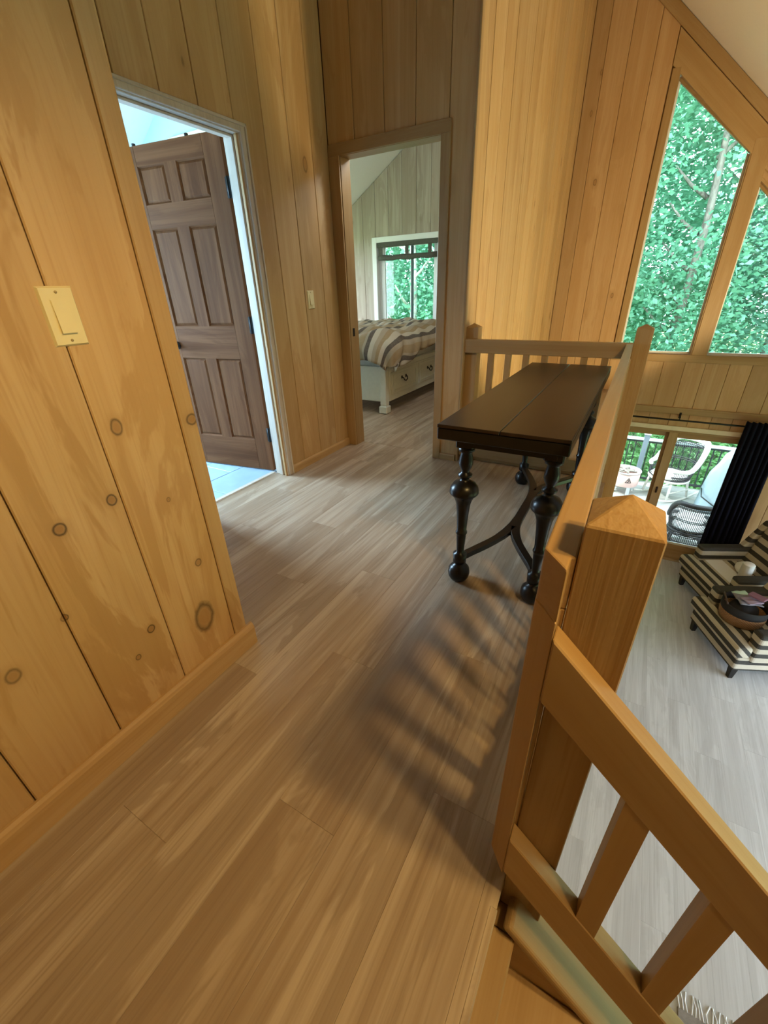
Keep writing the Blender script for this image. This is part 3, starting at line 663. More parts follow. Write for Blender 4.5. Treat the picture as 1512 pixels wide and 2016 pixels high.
# ------------------------------------------------------------------ library table
tb = thing('library_table', 'long dark wooden table with turned legs and a Y shaped stretcher by the loft railing', 'table', (-0.3575, 2.175, 0))
def tl(x): return x+0.3575
def tyy(y): return y-2.175
for a, b in ((-0.590,-0.3585),(-0.3565,-0.125)):
    MB().box(tl(a), tl(b), tyy(1.402), tyy(2.95), 0.767, 0.780, 0.002).build('top_board', M_TABLE, tb)
MB().box(tl(-0.590), tl(-0.125), tyy(1.404), tyy(2.948), 0.722, 0.766, 0.004).build('draw_leaf', M_BLACKW, tb)
ap = MB()
for (x0,x1,y0,y1) in ((-0.545,-0.17,1.50,1.525),(-0.545,-0.17,2.825,2.85)): ap.box(tl(x0),tl(x1),tyy(y0),tyy(y1),0.672,0.722)
for xx in (-0.545,-0.195):
    n = 24; poly = []
    for k in range(n+1):
        y = 1.525+1.30*k/n; poly.append((tyy(y), 0.690-0.020*abs(math.sin(3*PI*k/n))-0.018*(1 if 10 <= k <= 14 else 0)))
    ap.prism([(tyy(1.525),0.722)]+poly+[(tyy(2.825),0.722)], tl(xx), tl(xx+0.025), 'x')
ap.build('apron', M_BLACKW, tb)
prof = [(0.020,0.002),(0.037,0.005),(0.047,0.022),(0.050,0.043),(0.046,0.066),(0.034,0.080),(0.022,0.088),(0.021,0.094),(0.030,0.100),(0.031,0.144),(0.019,0.150),(0.0165,0.158),
        (0.019,0.200),(0.0212,0.240),(0.0215,0.248),(0.0255,0.253),(0.0255,0.261),(0.0215,0.266),(0.022,0.290),(0.026,0.355),(0.031,0.400),(0.037,0.420),(0.046,0.437),(0.058,0.447),(0.0625,0.455),(0.060,0.470),
        (0.056,0.482),(0.045,0.497),(0.026,0.507),(0.0155,0.514),(0.0205,0.521),(0.029,0.529),(0.0295,0.538),(0.018,0.546),(0.0168,0.553),(0.024,0.566),(0.0300,0.584),(0.0285,0.604),(0.0228,0.628),(0.023,0.636),(0.033,0.640),(0.0335,0.650),(0.026,0.656),(0.030,0.668),(0.030,0.676)]
lm = MB().lathe(prof, n=28)
legs = ((-0.521,1.555),(-0.185,1.555),(-0.521,2.790),(-0.185,2.790))
lg = lm.build('leg', M_BLACKW, tb, (tl(legs[0][0]), tyy(legs[0][1]), 0))
for (x, y) in legs[1:]:
    o = lg.copy(); C.objects.link(o); o.parent = tb; o.location = (tl(x), tyy(y), 0)
for (x, y) in legs:
    MB().box(-0.036, 0.036, -0.036, 0.036, 0.655, 0.722, 0.005).build('corner_block', M_BLACKW, tb, (tl(x), tyy(y), 0))
def ribbon(m, pts, ws, z0, z1):
    P = [Vector((p[0], p[1])) for p in pts]; vs = []; fs = []; n = len(P)
    for i in range(n):
        d = (P[min(i+1,n-1)]-P[max(i-1,0)]).normalized(); nn = Vector((-d.y, d.x))*ws[i]/2
        for z in (z0, z1):
            vs.append((P[i].x+nn.x, P[i].y+nn.y, z)); vs.append((P[i].x-nn.x, P[i].y-nn.y, z))
    for i in range(n-1):
        a, b = i*4, i*4+4; fs += [(a,a+1,b+1,b),(a+2,b+2,b+3,a+3),(a,b,b+2,a+2),(a+1,a+3,b+3,b+1)]
    fs += [(0,2,3,1),((n-1)*4,(n-1)*4+1,(n-1)*4+3,(n-1)*4+2)]
    m.add(vs, fs)
def bez(a, b, c, d, n=12):
    out = []
    for i in range(n+1):
        t = i/n; out.append([(1-t)**3*a[k]+3*(1-t)**2*t*b[k]+3*(1-t)*t*t*c[k]+t**3*d[k] for k in (0,1)])
    return out
sx = MB()
def loc2(p): return (tl(p[0]), tyy(p[1]))
c0, c1 = (-0.372,1.93), (-0.372,2.42)
ribbon(sx, [loc2(c0), loc2((-0.372,2.05)), loc2((-0.372,2.3)), loc2(c1)], [0.062,0.046,0.046,0.062], 0.106, 0.132)
for (lx, ly), cc, s in ((legs[0],c0,1),(legs[1],c0,1),(legs[2],c1,-1),(legs[3],c1,-1)):
    pts = bez((lx, ly), (lx+(0.04 if lx < -0.3 else -0.02), ly+s*0.11), (-0.372+(-0.03 if lx < -0.3 else 0.03), cc[1]-s*0.16), (cc[0]+(-0.008 if lx < -0.3 else 0.008), cc[1]+s*0.02))
    ribbon(sx, [loc2(p) for p in pts], [0.036]*4+[0.038]*5+[0.042,0.044,0.046,0.046], 0.1055, 0.1318)
sx.build('stretcher', M_BLACKW, tb, bevel=0.003, seg=1)

# ------------------------------------------------------------------ switches
def switch(label, x, yc, zc, tilt=0.0):
    t = thing('light_switch', label, 'switch', (x, yc, zc), PI/2)
    # local x along the wall, local -y out of it
    m = MB().add([(-0.0355,0,-0.0585),(0.0355,0,-0.0585),(0.0355,0,0.0585),(-0.0355,0,0.0585),(-0.0315,-0.006,-0.0545),(0.0315,-0.006,-0.0545),(0.0315,-0.006,0.0545),(-0.0315,-0.006,0.0545)], BOXF)
    m.build('plate', M_IVORY, t)
    MB().box(-0.0168, 0.0168, -0.0066, -0.0058, -0.0335, 0.0335).build('surround', M_IVORY, t)
    r = MB().add([(-0.0155,-0.006,-0.032),(0.0155,-0.006,-0.032),(0.0155,-0.006,0.032),(-0.0155,-0.006,0.032),(-0.0155,-0.0125,-0.032),(0.0155,-0.0125,-0.032),(0.0155,-0.0075,0.032),(-0.0155,-0.0075,0.032)], BOXF)
    r.build('rocker', M_IVORY, t)
    for z in (-0.047, 0.047): MB().lathe([(0.003,0),(0.0028,0.0012),(0.0006,0.0016)], n=10).build('screw', M_SCREW, t, (0, -0.006, z), (PI/2, 0, 0))
    return t
switch('ivory rocker switch plate on the near left board wall', XL, 0.518, 1.190)
switch('small ivory switch plate on the hall wall between the two doors', XH, 2.652, 1.176)

# ------------------------------------------------------------------ bedroom: bed and duvet
bd = thing('bed', 'cream painted bed with two storage drawers seen through the bedroom door', 'bed', (-3.1, 5.1, 0))
bx = lambda x: x+3.1
by = lambda y: y-5.1
def post(x, y):
    m = MB().box(-0.038,0.038,-0.038,0.038,0.10,0.51,0.006).box(-0.050,0.050,-0.050,0.050,0.004,0.085,0.008).box(-0.034,0.034,-0.034,0.034,0.08,0.11)
    m.build('post', M_BEDW, bd, (bx(x), by(y), 0))
for p in ((-2.335,4.045),(-3.865,4.045),(-2.335,6.13),(-3.865,6.13)): post(*p)
MB().box(bx(-2.325), bx(-2.292), by(4.085), by(6.09), 0.127, 0.517, 0.004).build('side_panel', M_BEDW, bd)
MB().box(bx(-3.905), bx(-3.872), by(4.085), by(6.09), 0.127, 0.517, 0.004).build('side_panel', M_BEDW, bd)
MB().box(bx(-3.825), bx(-2.375), by(4.03), by(4.065), 0.127, 0.50, 0.004).build('foot_panel', M_BEDW, bd)
MB().box(bx(-3.9), bx(-2.30), by(6.10), by(6.16), 0.1, 0.74, 0.01).build('headboard', M_BEDW, bd)
MB().box(bx(-2.33), bx(-2.276), by(4.09), by(6.1), 0.455, 0.516, 0.008).build('ledge_moulding', M_BEDW, bd)
for y0, y1 in ((4.115,4.765),(4.815,5.465)):
    dr = MB().box(bx(-2.292), bx(-2.284), by(y0), by(y1), 0.195, 0.432, 0.002).build('drawer', M_BEDW, bd)
    f = MB()
    for a in ((y0+0.04,y1-0.04,0.225,0.236),(y0+0.04,y1-0.04,0.392,0.403),(y0+0.04,y0+0.05,0.236,0.392),(y1-0.05,y1-0.04,0.236,0.392)): f.box(bx(-2.285),bx(-2.279),by(a[0]),by(a[1]),a[2],a[3])
    f.build('drawer_moulding', M_BEDW, dr)
    yc = (y0+y1)/2-0.03
    h = MB().tube([(bx(-2.282),by(yc-0.05),0.345),(bx(-2.262),by(yc-0.05),0.340),(bx(-2.255),by(yc-0.035),0.312),(bx(-2.253),by(yc),0.302),(bx(-2.255),by(yc+0.035),0.312),(bx(-2.262),by(yc+0.05),0.340),(bx(-2.282),by(yc+0.05),0.345)], 0.006, 8)
    for s in (-0.05, 0.05): h.box(bx(-2.285), bx(-2.278), by(yc+s-0.012), by(yc+s+0.012), 0.33, 0.36)
    h.build('drawer_pull', M_BLACK, dr)
MB().box(bx(-3.86), bx(-2.34), by(4.07), by(6.08), 0.40, 0.64, 0.05).build('mattress', plain('mattress_cloth', (0.7,0.7,0.66,1), 0.9), bd)
# duvet: puffed, hanging over the foot and the near side
def duvet():
    nu, nv = 90, 90; vs = []; uvs = []
    xe, ye, R = -2.425, 4.185, 0.265
    sm_ = lambda t: (lambda k: k*k*(3-2*k))(max(0.0, min(1.0, t)))
    def wrap(h):
        if h <= 0: return 0.0, 0.0
        if h < R*PI/2: return R*math.sin(h/R), R*(1-math.cos(h/R))
        return R, R+(h-R*PI/2)
    for j in range(nv+1):
        v = j/nv; b = -1.85+(1.85+0.44)*v
        A = 0.36+0.13*sm_((b+0.40)/0.35)+0.08*sm_((-b-0.95)/0.25)+0.015*math.sin(b*9)
        for i in range(nu+1):
            u = i/nu; a = -1.43+(1.43+A)*u
            pa, pb = max(a, 0.0), max(b, 0.0); h = math.hypot(pa, pb)
            if h > 0:
                o, d = wrap(min(h, 0.50)); x = xe+(o*pa/h if a > 0 else a); y = ye-(o*pb/h if b > 0 else b)
            else: d = 0.0; x = xe+a; y = ye-b
            soft = 1.0 if d < 0.08 else 0.45
            z = 0.855-d-0.03*sm_((-b-0.9)/0.9)+soft*(0.020*math.sin(3.1*a+0.6)*math.sin(4.0*b)+0.012*math.sin(17*a+3*math.sin(5*b))+0.010*math.sin(21*b+2.5*math.sin(7*a)))
            w = min(1.0, d/0.12)
            if w > 0:
                n_ = 0.016*(1+math.sin(13*(a-b)))+0.008*(1+math.sin(29*(a-b)+1.0))
                x += w*n_*pa/h; y -= w*n_*pb/h
            vs.append((x, y, z)); uvs.append((a+4.0, b))
    fs = [(j*(nu+1)+i, j*(nu+1)+i+1, (j+1)*(nu+1)+i+1, (j+1)*(nu+1)+i) for j in range(nv) for i in range(nu)]
    m = MB().add(vs, fs, True); o = m.build('duvet', M_DUVET)
    uvl = o.data.uv_layers.new(name='UVMap')
    for lp in o.data.loops: uvl.data[lp.index].uv = uvs[lp.vertex_index]
    sd = o.modifiers.new('solid', 'SOLIDIFY'); sd.thickness = 0.045; sd.offset = -1
    return o
tag(duvet(), 'puffy duvet in brown and cream stripes hanging over the bed corner', 'duvet')

# ------------------------------------------------------------------ living room: curtain, armchairs and what lies on them
rod = thing('curtain_rod', 'thin black curtain rod across the wall above the patio door', 'rod', (0.6, YG-0.085, -0.305))
MB().tube([(-0.95,0,0),(1.15,0,0)], 0.0105, 12).build('pole', M_BLACK, rod)
for x in (0.01, 0.95): MB().tube([(x,0.0,0),(x,0.0,0.035),(x,0.068,0.055)], 0.008, 8).box(x-0.012,x+0.012,0.066,0.072,0.01,0.08,0.002).build('bracket', M_BLACK, rod)
MB().lathe([(0.006,0),(0.018,0.01),(0.022,0.025),(0.014,0.04),(0.003,0.046)], n=12).build('finial', M_BLACK, rod, (-0.95,0,0), (0,-PI/2,0))
def curtain():
    nu, nv = 96, 14; vs = []
    for j in range(nv+1):
        f = j/nv; z = -0.235-f*(2.06)
        for i in range(nu+1):
            u = i/nu; x = 1.245+0.375*u-0.02*f*math.sin(u*9)+0.03*f*(u-0.3)
            y = YG-0.140-0.012*f+(0.030+0.012*f)*math.sin(u*2*PI*7.0+0.6*math.sin(f*3))
            vs.append((x, y, z))
    fs = [(j*(nu+1)+i, j*(nu+1)+i+1, (j+1)*(nu+1)+i+1, (j+1)*(nu+1)+i) for j in range(nv) for i in range(nu)]
    o = MB().add(vs, fs, True).build('curtain', M_CURT); o.modifiers.new('solid', 'SOLIDIFY').thickness = 0.006
    return o
tag(curtain(), 'dark navy curtain gathered at the right of the patio door', 'curtain')
def rbox(x0, x1, y0, y1, z0, z1): return MB().box(x0, x1, y0, y1, z0, z1)
def armchair(label, loc, rz):
    t = thing('armchair', label, 'armchair', loc, rz, 'striped armchairs in the living room')
    Wd = 0.80
    rbox(0.02, Wd-0.02, 0.03, 0.74, 0.13, 0.31).build('seat_base', M_STZ, t, bevel=0.025, seg=3)
    # T-shaped seat cushion
    c = MB().prism([(0.0,-0.02),(Wd,-0.02),(Wd,0.13),(Wd-0.135,0.13),(Wd-0.135,0.60),(0.135,0.60),(0.135,0.13),(0.0,0.13)], 0.31, 0.445, 'z')
    c.build('seat_cushion', M_STY, t, bevel=0.035, seg=3)
    for s in (0, 1):
        x0 = 0.0 if s == 0 else Wd-0.13
        MB().prism([(0.14,0.25),(0.76,0.25),(0.80,0.62),(0.66,0.60),(0.14,0.60)], x0, x0+0.13, 'x').build('arm', M_STZ, t, bevel=0.028, seg=3)
        MB().prism([(0.60,0.55),(0.78,0.55),(0.90,0.93),(0.82,0.95)], x0+0.01, x0+0.10, 'x').build('wing', M_STZ, t, bevel=0.025, seg=3)
    MB().prism([(0.60,0.30),(0.78,0.20),(0.93,0.95),(0.80,0.98)], 0.11, Wd-0.11, 'x').build('backrest', M_STZ, t, bevel=0.04, seg=3)
    for (x, y) in ((0.07,0.08),(Wd-0.07,0.08),(0.07,0.70),(Wd-0.07,0.70)):
        MB().add([(-0.02,-0.02,0.0),(0.02,-0.02,0.0),(0.02,0.02,0.0),(-0.02,0.02,0.0),(-0.03,-0.03,0.14),(0.03,-0.03,0.14),(0.03,0.03,0.14),(-0.03,0.03,0.14)], BOXF).build('leg', M_BLACKW, t, (x, y, 0))
    return t
AZ = -64*PI/180
chA = armchair('striped armchair next to the dark curtain with papers on its seat', (1.02, 5.765, FL), AZ)
chB = armchair('striped armchair nearer the camera holding a woven basket', (1.10, 4.865, FL), AZ-0.03)
def on_chair(loc, rz, p):
    R = Matrix.Rotation(rz, 3, 'Z'); v = R@Vector(p); return Vector(loc)+v
# papers on chair A
pp = MB().obox((0,0,0.0015), (1,0,0), (0,1,0), (0,0,1), 0.235, 0.10, 0.0012).build('paper_sheet', M_PAPER, None, (1.455, 5.545, FL+0.4475), (0,0,AZ+0.0))
tag(pp, 'long white paper sheet lying across the armchair seat by the curtain', 'paper')
rb = MB()
prf = []
for k in range(19): prf += [(0.046, 0.012*k), (0.052, 0.012*k+0.006)]
rb.lathe([(0.03,0.0)]+prf+[(0.045,0.232),(0.02,0.236)], n=20)
ro = rb.build('ribbed_tube', M_PAPER, None, (1.60, 5.43, FL+0.4505), (0.0, 0, AZ))
ro.scale = (1.15, 1.15, 0.95)
tag(ro, 'white ribbed tube standing on the paper sheet on the far armchair', 'tube')
pw = MB().lathe([(0.02,0.0),(0.075,0.01),(0.10,0.05),(0.095,0.09),(0.06,0.12),(0.01,0.13)], n=18).build('white_pouch', M_PAPER, None, (1.63, 5.60, FL+0.4505))
tag(pw, 'soft white rounded pouch beside the ribbed tube on the far armchair', 'pouch')
# basket on chair B
def mat_weave(name, c1, c2, s1, s2):
    t = NT(name); o = t.obj(); s = t.new('ShaderNodeSeparateXYZ'); t.link(o, s.inputs[0])
    an = t.math('ARCTAN2', s.outputs[1], s.outputs[0])
    w = t.math('MULTIPLY', t.math('SINE', t.math('MULTIPLY', an, s1)), t.math('SINE', t.math('MULTIPLY', s.outputs[2], s2)))
    n = t.noise(o, 60.0, 3); f = t.math('ADD', t.math('MULTIPLY_ADD', w, 0.3, 0.4), t.math('MULTIPLY', n, 0.3))
    t.link(t.mix(f, c1, c2), t.b.inputs['Base Color']); t.b.inputs['Roughness'].default_value = 0.85; t.bump(w, 0.6, 0.004); return t.m
bk = thing('basket', 'round woven brown basket with a black rim on the near armchair', 'basket', on_chair(chB.location, AZ-0.03, (0.38,0.235,0.446)))
MB().lathe([(0.15,0.0),(0.172,0.01),(0.186,0.05),(0.192,0.10),(0.190,0.13),(0.180,0.13),(0.17,0.05),(0.15,0.02)], n=32).build('body', mat_weave('seagrass_weave', (0.13,0.065,0.03,1), (0.40,0.22,0.10,1), 46, 300), bk)
m = MB(); n = 32
ring = [(0.191,0.13),(0.196,0.16),(0.194,0.215),(0.187,0.217),(0.184,0.16),(0.181,0.13)]
vs = [(r*math.cos(2*PI*k/n), r*math.sin(2*PI*k/n), z) for (r, z) in ring for k in range(n)]
m.add(vs, [(i*n+k, i*n+(k+1)%n, ((i+1)%6)*n+(k+1)%n, ((i+1)%6)*n+k) for i in range(6) for k in range(n)], True)
m.build('rim_band', plain('black_cloth_band', (0.015,0.015,0.017,1), 0.85), bk)
for s in (-1, 1):
    MB().tube([(s*0.19*math.cos(a)*1.0, 0.19*math.sin(a), 0.20+0.06*math.cos((a)*2.6)) for a in [(-0.55+1.1*k/10) for k in range(11)]], 0.009, 8).build('handle', plain('leather_handle', (0.06,0.03,0.018,1), 0.6), bk)
bc = Vector(bk.location)
def fold_cloth(name, mat, c, sx_, sy_, rot, amp, seed, label, cat):
    rr = random.Random(seed); n = 12; vs = []
    p1, p2 = rr.random()*6, rr.random()*6
    for j in range(n+1):
        for i in range(n+1):
            u, v = i/n-0.5, j/n-0.5
            vs.append((u*sx_, v*sy_, amp*(math.sin(u*9+p1)*0.5+math.sin(v*11+p2+u*4)*0.5)-0.10*(u*u+v*v)*amp*10))
    fs = [(j*(n+1)+i, j*(n+1)+i+1, (j+1)*(n+1)+i+1, (j+1)*(n+1)+i) for j in range(n) for i in range(n)]
    o = MB().add(vs, fs, True).build(name, mat, None, bc+Vector(c), rot); o.modifiers.new('solid', 'SOLIDIFY').thickness = 0.008
    return tag(o, label, cat)
M_MINT = plain('mint_cloth', (0.50,0.72,0.66,1), 0.8); M_LILAC = plain('lilac_cloth', (0.34,0.27,0.38,1), 0.85, noise=0.1); M_PLUM = plain('plum_cloth', (0.26,0.13,0.20,1), 0.85)
M_GREYC = plain('grey_cloth', (0.22,0.21,0.25,1), 0.9, noise=0.2, scale=40); M_DARKC = plain('charcoal_cloth', (0.03,0.03,0.04,1), 0.9)
fold_cloth('folded_cloth', M_MINT, (-0.01,0.06,0.234), 0.21, 0.13, (0.06,-0.03,AZ), 0.006, 1, 'pale mint cloth at the back of the woven basket', 'cloth')
fold_cloth('folded_cloth', M_GREYC, (-0.01,-0.02,0.262), 0.20, 0.17, (0,0.04,0.3), 0.007, 2, 'grey cloth lying loosely across the woven basket', 'cloth')
fold_cloth('folded_cloth', M_LILAC, (0.01,-0.06,0.300), 0.15, 0.11, (-0.04,0.04,0.6), 0.006, 3, 'lilac cloth at the front of the woven basket', 'cloth')
o = MB().box(-0.07,0.07,-0.04,0.04,-0.010,0.010,0.005).build('plum_pouch', M_PLUM, None, bc+Vector((0.05,-0.03,0.332)), (0.03,-0.04,AZ+0.5)); tag(o, 'flat plum coloured pouch on top in the woven basket', 'pouch')
def lump(rx, ry, rz_, seed):
    r = random.Random(seed); p = [r.random()*6 for _ in range(4)]; m = MB(); nu, nv = 20, 11; vs = []
    for j in range(nv):
        t = PI*(j+0.02)/(nv-0.96)
        for i in range(nu):
            a = 2*PI*i/nu; k = 1+0.10*math.sin(3*a+p[0]+2*t)+0.07*math.sin(5*a+p[1]-3*t)
            vs.append((rx*k*math.sin(t)*math.cos(a), ry*k*math.sin(t)*math.sin(a), rz_*(1-math.cos(t)*0.98)))
    fs = [(j*nu+i, j*nu+(i+1)%nu, (j+1)*nu+(i+1)%nu, (j+1)*nu+i) for j in range(nv-1) for i in range(nu)]
    return m.add(vs, fs+[tuple(range(nu-1,-1,-1)), tuple((nv-1)*nu+i for i in range(nu))], True)
o = lump(0.125, 0.125, 0.088, 11).build('bundled_towel', M_DARKC, None, bc+Vector((0,0,0.036)), (0,0,0)); tag(o, 'dark bundled towel filling the inside of the woven basket', 'towel')
cb = on_chair(chB.location, AZ-0.03, (0.40, 0.515, 0.452))
o = lump(0.15, 0.062, 0.085, 5).build('crumpled_bag', M_DARKC, None, cb, (0,0,AZ-0.03)); tag(o, 'crumpled charcoal bag behind the basket on the near armchair', 'bag')
o = lump(0.10, 0.055, 0.035, 8).build('knit_scarf', M_GREYC, None, cb+Vector((0,0,0.175)), (0,0,AZ)); tag(o, 'grey knitted scarf bundled on top of the charcoal bag', 'scarf')
# rug at the foot of the stairs
rg = thing('rug', 'grey fringed rug on the living room floor below the stair railing', 'rug', (0.94, 1.41, FL))
M_RUG = plain('rug_pile', (0.24,0.22,0.20,1), 0.95, noise=0.25, scale=40, bump=0.5)

# ------------------------------------------------------------------ outside
M_GRASS = plain('lawn_grass', (0.24,0.36,0.13,1), 0.9, noise=0.2, scale=2.0)
GZ = -3.15
struct('ground', MB().box(-60, 60, -60, 60, GZ-0.3, GZ), M_GRASS)
M_DECK = wood('weathered_deck', (0.52,0.52,0.51,1), (0.42,0.42,0.42,1), (0.22,0.22,0.22,1), 0, 0.1, 0.5, rough=0.7)
DZ = -2.40
dk = struct('deck', MB().box(-1.5, 3.2, 6.46, 9.48, DZ-0.25, DZ-0.03), M_DECK)
y = 6.46
while y < 9.45:
    MB().box(-1.5, 3.2, 0, 0.136, -0.03, 0.0, 0.004).build('board', M_DECK, dk, (0, y, DZ)); y += 0.143
M_POST = plain('blue_grey_post', (0.17,0.22,0.28,1), 0.5); M_PICK = plain('black_picket', (0.02,0.028,0.03,1), 0.5); M_CAPREFL = plain('rail_cap_reflection', (0.55,0.66,0.68,1), 0.5)  # the cap's reflection is painted in as a pale tint
drl = thing('deck_railing', 'black picket deck railing with pale top rail outside the patio door', 'railing', (0.8, 9.40, DZ))
MB().box(-2.2, 2.3, -0.045, 0.045, 0.87, 0.91, 0.005).build('top_rail', M_CAPREFL, drl); MB().box(-2.2, 2.3, -0.02, 0.02, 0.83, 0.87).build('under_rail', M_PICK, drl); MB().box(-2.2, 2.3, -0.02, 0.02, 0.07, 0.11, 0.003).build('bottom_rail', M_PICK, drl)
for x in (-2.15, -0.31, 2.2):
    MB().box(x-0.045, x+0.045, -0.05, 0.045, 0.0, 0.99, 0.004).build('post', M_POST, drl)
    MB().box(x-0.06, x+0.06, -0.065, 0.06, 0.99, 1.01, 0.004).add([(x-0.055,-0.06,1.01),(x+0.055,-0.06,1.01),(x+0.055,0.055,1.01),(x-0.055,0.055,1.01),(x,0,1.05)], [(0,1,4),(1,2,4),(2,3,4),(3,0,4),(3,2,1,0)]).build('post_cap', M_CAPREFL, drl)
k = -2.08
while k < 2.15:
    if abs(k+0.31) > 0.06: MB().box(-0.010, 0.010, -0.010, 0.010, 0.10, 0.84).build('picket', M_PICK, drl, (k, 0, 0))
    k += 0.115
# wicker chairs
M_WICKW = plain('white_wicker', (0.74,0.72,0.68,1), 0.7, noise=0.12, scale=60); M_WICKD = plain('dark_wicker', (0.035,0.035,0.045,1), 0.6, noise=0.2, scale=60)
def wicker_chair(label, loc, rz, rim_mat, weave_mat, rocker=True, sc=1.0):
    """barrel wicker chair with a round back, front towards local -y"""
    t = thing('wicker_chair', label, 'chair', loc, rz)
    t.scale = (sc, sc, sc)
    def hoop(a):      # back and arm hoop, a from -1 (left arm end) over the back to +1
        th = a*PI*0.80; c = math.cos(th); k = max(0.0, min(1.0, (c+0.15)/1.0))
        x = 0.40*math.sin(th)*(0.92+0.10*k); y = 0.33*max(c, -0.75)+0.10*k
        return Vector((x, y, 0.62+0.44*k*k*(3-2*k)))
    H_ = [hoop(-1+2*k/44) for k in range(45)]
    MB().tube(H_, [0.022+0.026*math.sin(PI*k/44)**0.5 for k in range(45)], 10).build('rim', rim_mat, t)
    seat_ring = [Vector((0.33*math.sin(2*PI*k/32), 0.30*math.cos(2*PI*k/32)-0.02, 0.40)) for k in range(32)]
    MB().tube(seat_ring, 0.022, 8, closed=True).build('seat_rim', rim_mat, t)
    w = MB()
    for k in range(1, 60):
        a = -0.97+1.94*k/60; p = hoop(a); th = a*PI*0.80
        q = Vector((0.33*math.sin(th), 0.30*math.cos(th)-0.02, 0.41))
        w.tube([p, p.lerp(q, 0.5)+Vector((0, 0.02, 0)), q], 0.0055, 4)
    for f in (0.12, 0.16, 0.55, 0.6, 0.9):
        pts = []
        for k in range(41):
            a = -0.97+1.94*k/40; p = hoop(a); th = a*PI*0.80; q = Vector((0.33*math.sin(th), 0.30*math.cos(th)-0.02, 0.41)); pts.append(p.lerp(q, f))
        w.tube(pts, 0.009, 5)
    o = w.build('woven_back', weave_mat, t); o['kind'] = 'stuff'
    s = MB()
    for k in range(-9, 10):
        x = 0.032*k; h = math.sqrt(max(0.0, 1-(x/0.33)**2))*0.29
        s.tube([(x, -h-0.02, 0.405), (x, -0.02, 0.395), (x, h-0.02, 0.405)], 0.008, 5)
    for k in range(-7, 8):
        y_ = 0.038*k; h = math.sqrt(max(0.0, 1-(y_/0.30)**2))*0.32
        s.tube([(-h, y_-0.02, 0.408), (h, y_-0.02, 0.408)], 0.008, 5)
    o = s.build('woven_seat', weave_mat, t); o['kind'] = 'stuff'
    if not rocker:
        sk = MB()
        for k in range(70):
            th = 2*PI*k/70; c_, s_ = math.cos(th), math.sin(th)
            sk.tube([(0.33*s_,0.30*c_-0.02,0.41),(0.355*s_,0.325*c_-0.02,0.22),(0.35*s_,0.32*c_-0.02,0.06)], 0.006, 4)
        for z_ in (0.36,0.33,0.20,0.17,0.07): sk.tube([(0.35*math.sin(2*PI*k/32),0.32*math.cos(2*PI*k/32)-0.02,z_) for k in range(32)], 0.010, 5, closed=True)
        o = sk.build('woven_skirt', weave_mat, t); o['kind'] = 'stuff'
    MB().lathe([(0.05,0.0),(0.25,0.005),(0.29,0.03),(0.28,0.06),(0.2,0.075),(0.02,0.08)], n=24).build('seat_cushion', plain('white_cushion', (0.66,0.67,0.68,1), 0.9), t, (0,-0.02,0.41))
    zb = 0.05 if rocker else 0.005
    for (x, y_) in ((-0.25,-0.22),(0.25,-0.22),(-0.25,0.20),(0.25,0.20)): MB().tube([(x*0.9, y_*0.9, 0.40), (x*1.05, y_*1.15, zb)], [0.022,0.018], 8).build('leg', rim_mat if rocker else weave_mat, t)
    for x in (-0.263, 0.263): MB().tube([(x,-0.24,0.2),(x,0.22,0.2)], 0.011, 6).build('side_stretcher', rim_mat, t)
    if rocker:
        for x in (-0.265, 0.265): MB().tube([(x, -0.46+0.92*k/14, 0.020+0.33*((k/14-0.5)**2)) for k in range(15)], 0.018, 8).build('rocker', rim_mat, t)
    return t
wicker_chair('white rimmed wicker rocking chair on the deck by the railing', (0.98, 8.85, DZ), -0.75, M_WICKW, M_WICKD, True)
wicker_chair('dark wicker chair standing close outside the patio door glass', (1.20, 6.98, DZ), PI-0.1, M_WICKD, M_WICKD, False, 0.76)
# drum fire pit
fp = thing('fire_pit', 'round pinkish drum fire pit on short legs standing on the deck', 'fire pit', (0.27, 8.75, DZ))
M_PINK = plain('pink_enamel', (0.68,0.45,0.42,1), 0.4); M_STEEL = plain('pale_steel', (0.62,0.64,0.66,1), 0.35, 0.4)
n = 32; rg_ = [(0.235,0.17),(0.245,0.20),(0.245,0.44),(0.232,0.44),(0.225,0.24),(0.02,0.22)]
MB().add([(r*math.cos(2*PI*k/n), r*math.sin(2*PI*k/n), z) for r, z in rg_ for k in range(n)], [(i*n+k, i*n+(k+1)%n, (i+1)*n+(k+1)%n, (i+1)*n+k) for i in range(5) for k in range(n)], True).build('drum', M_PINK, fp)
MB().tube([(0.245*math.cos(2*PI*k/32), 0.245*math.sin(2*PI*k/32), 0.445) for k in range(32)], 0.014, 8, closed=True).build('rim', M_STEEL, fp)
for a in (0.5, 2.07, 3.64, 5.2): MB().box(-0.03,0.03,-0.012,0.012,0.0,0.22,0.003).build('leg', M_STEEL, fp, (0.21*math.cos(a),0.21*math.sin(a),0), (0,0,a+PI/2))
lg_ = MB()
for k in range(7):
    a = 0.4+0.9*k; lg_.tube([(0.19*math.cos(a),0.19*math.sin(a),0.40+0.01*k),(-0.15*math.cos(a+0.5),-0.15*math.sin(a+0.5),0.43+0.012*(k%3))], 0.018, 7)
lo = lg_.build('sticks', M_BARK, fp); lo['kind'] = 'stuff'
em = MB()
def on_drum(u, v, r=0.2475): a = -PI/2+0.28+u/r; return (r*math.cos(a), r*math.sin(a), 0.32+v)
def emb(p, q): em.tube([on_drum(*p), on_drum((p[0]+q[0])/2,(p[1]+q[1])/2), on_drum(*q)], 0.0055, 6)
tri = [(-0.05,-0.045),(0.05,-0.045),(0.0,0.05)]
for i in range(3): emb(tri[i], tri[(i+1)%3])
emb((-0.02,-0.045),(0.012,-0.005)); emb((0.012,-0.005),(-0.012,0.02))
em.build('emblem', M_PICK, fp)
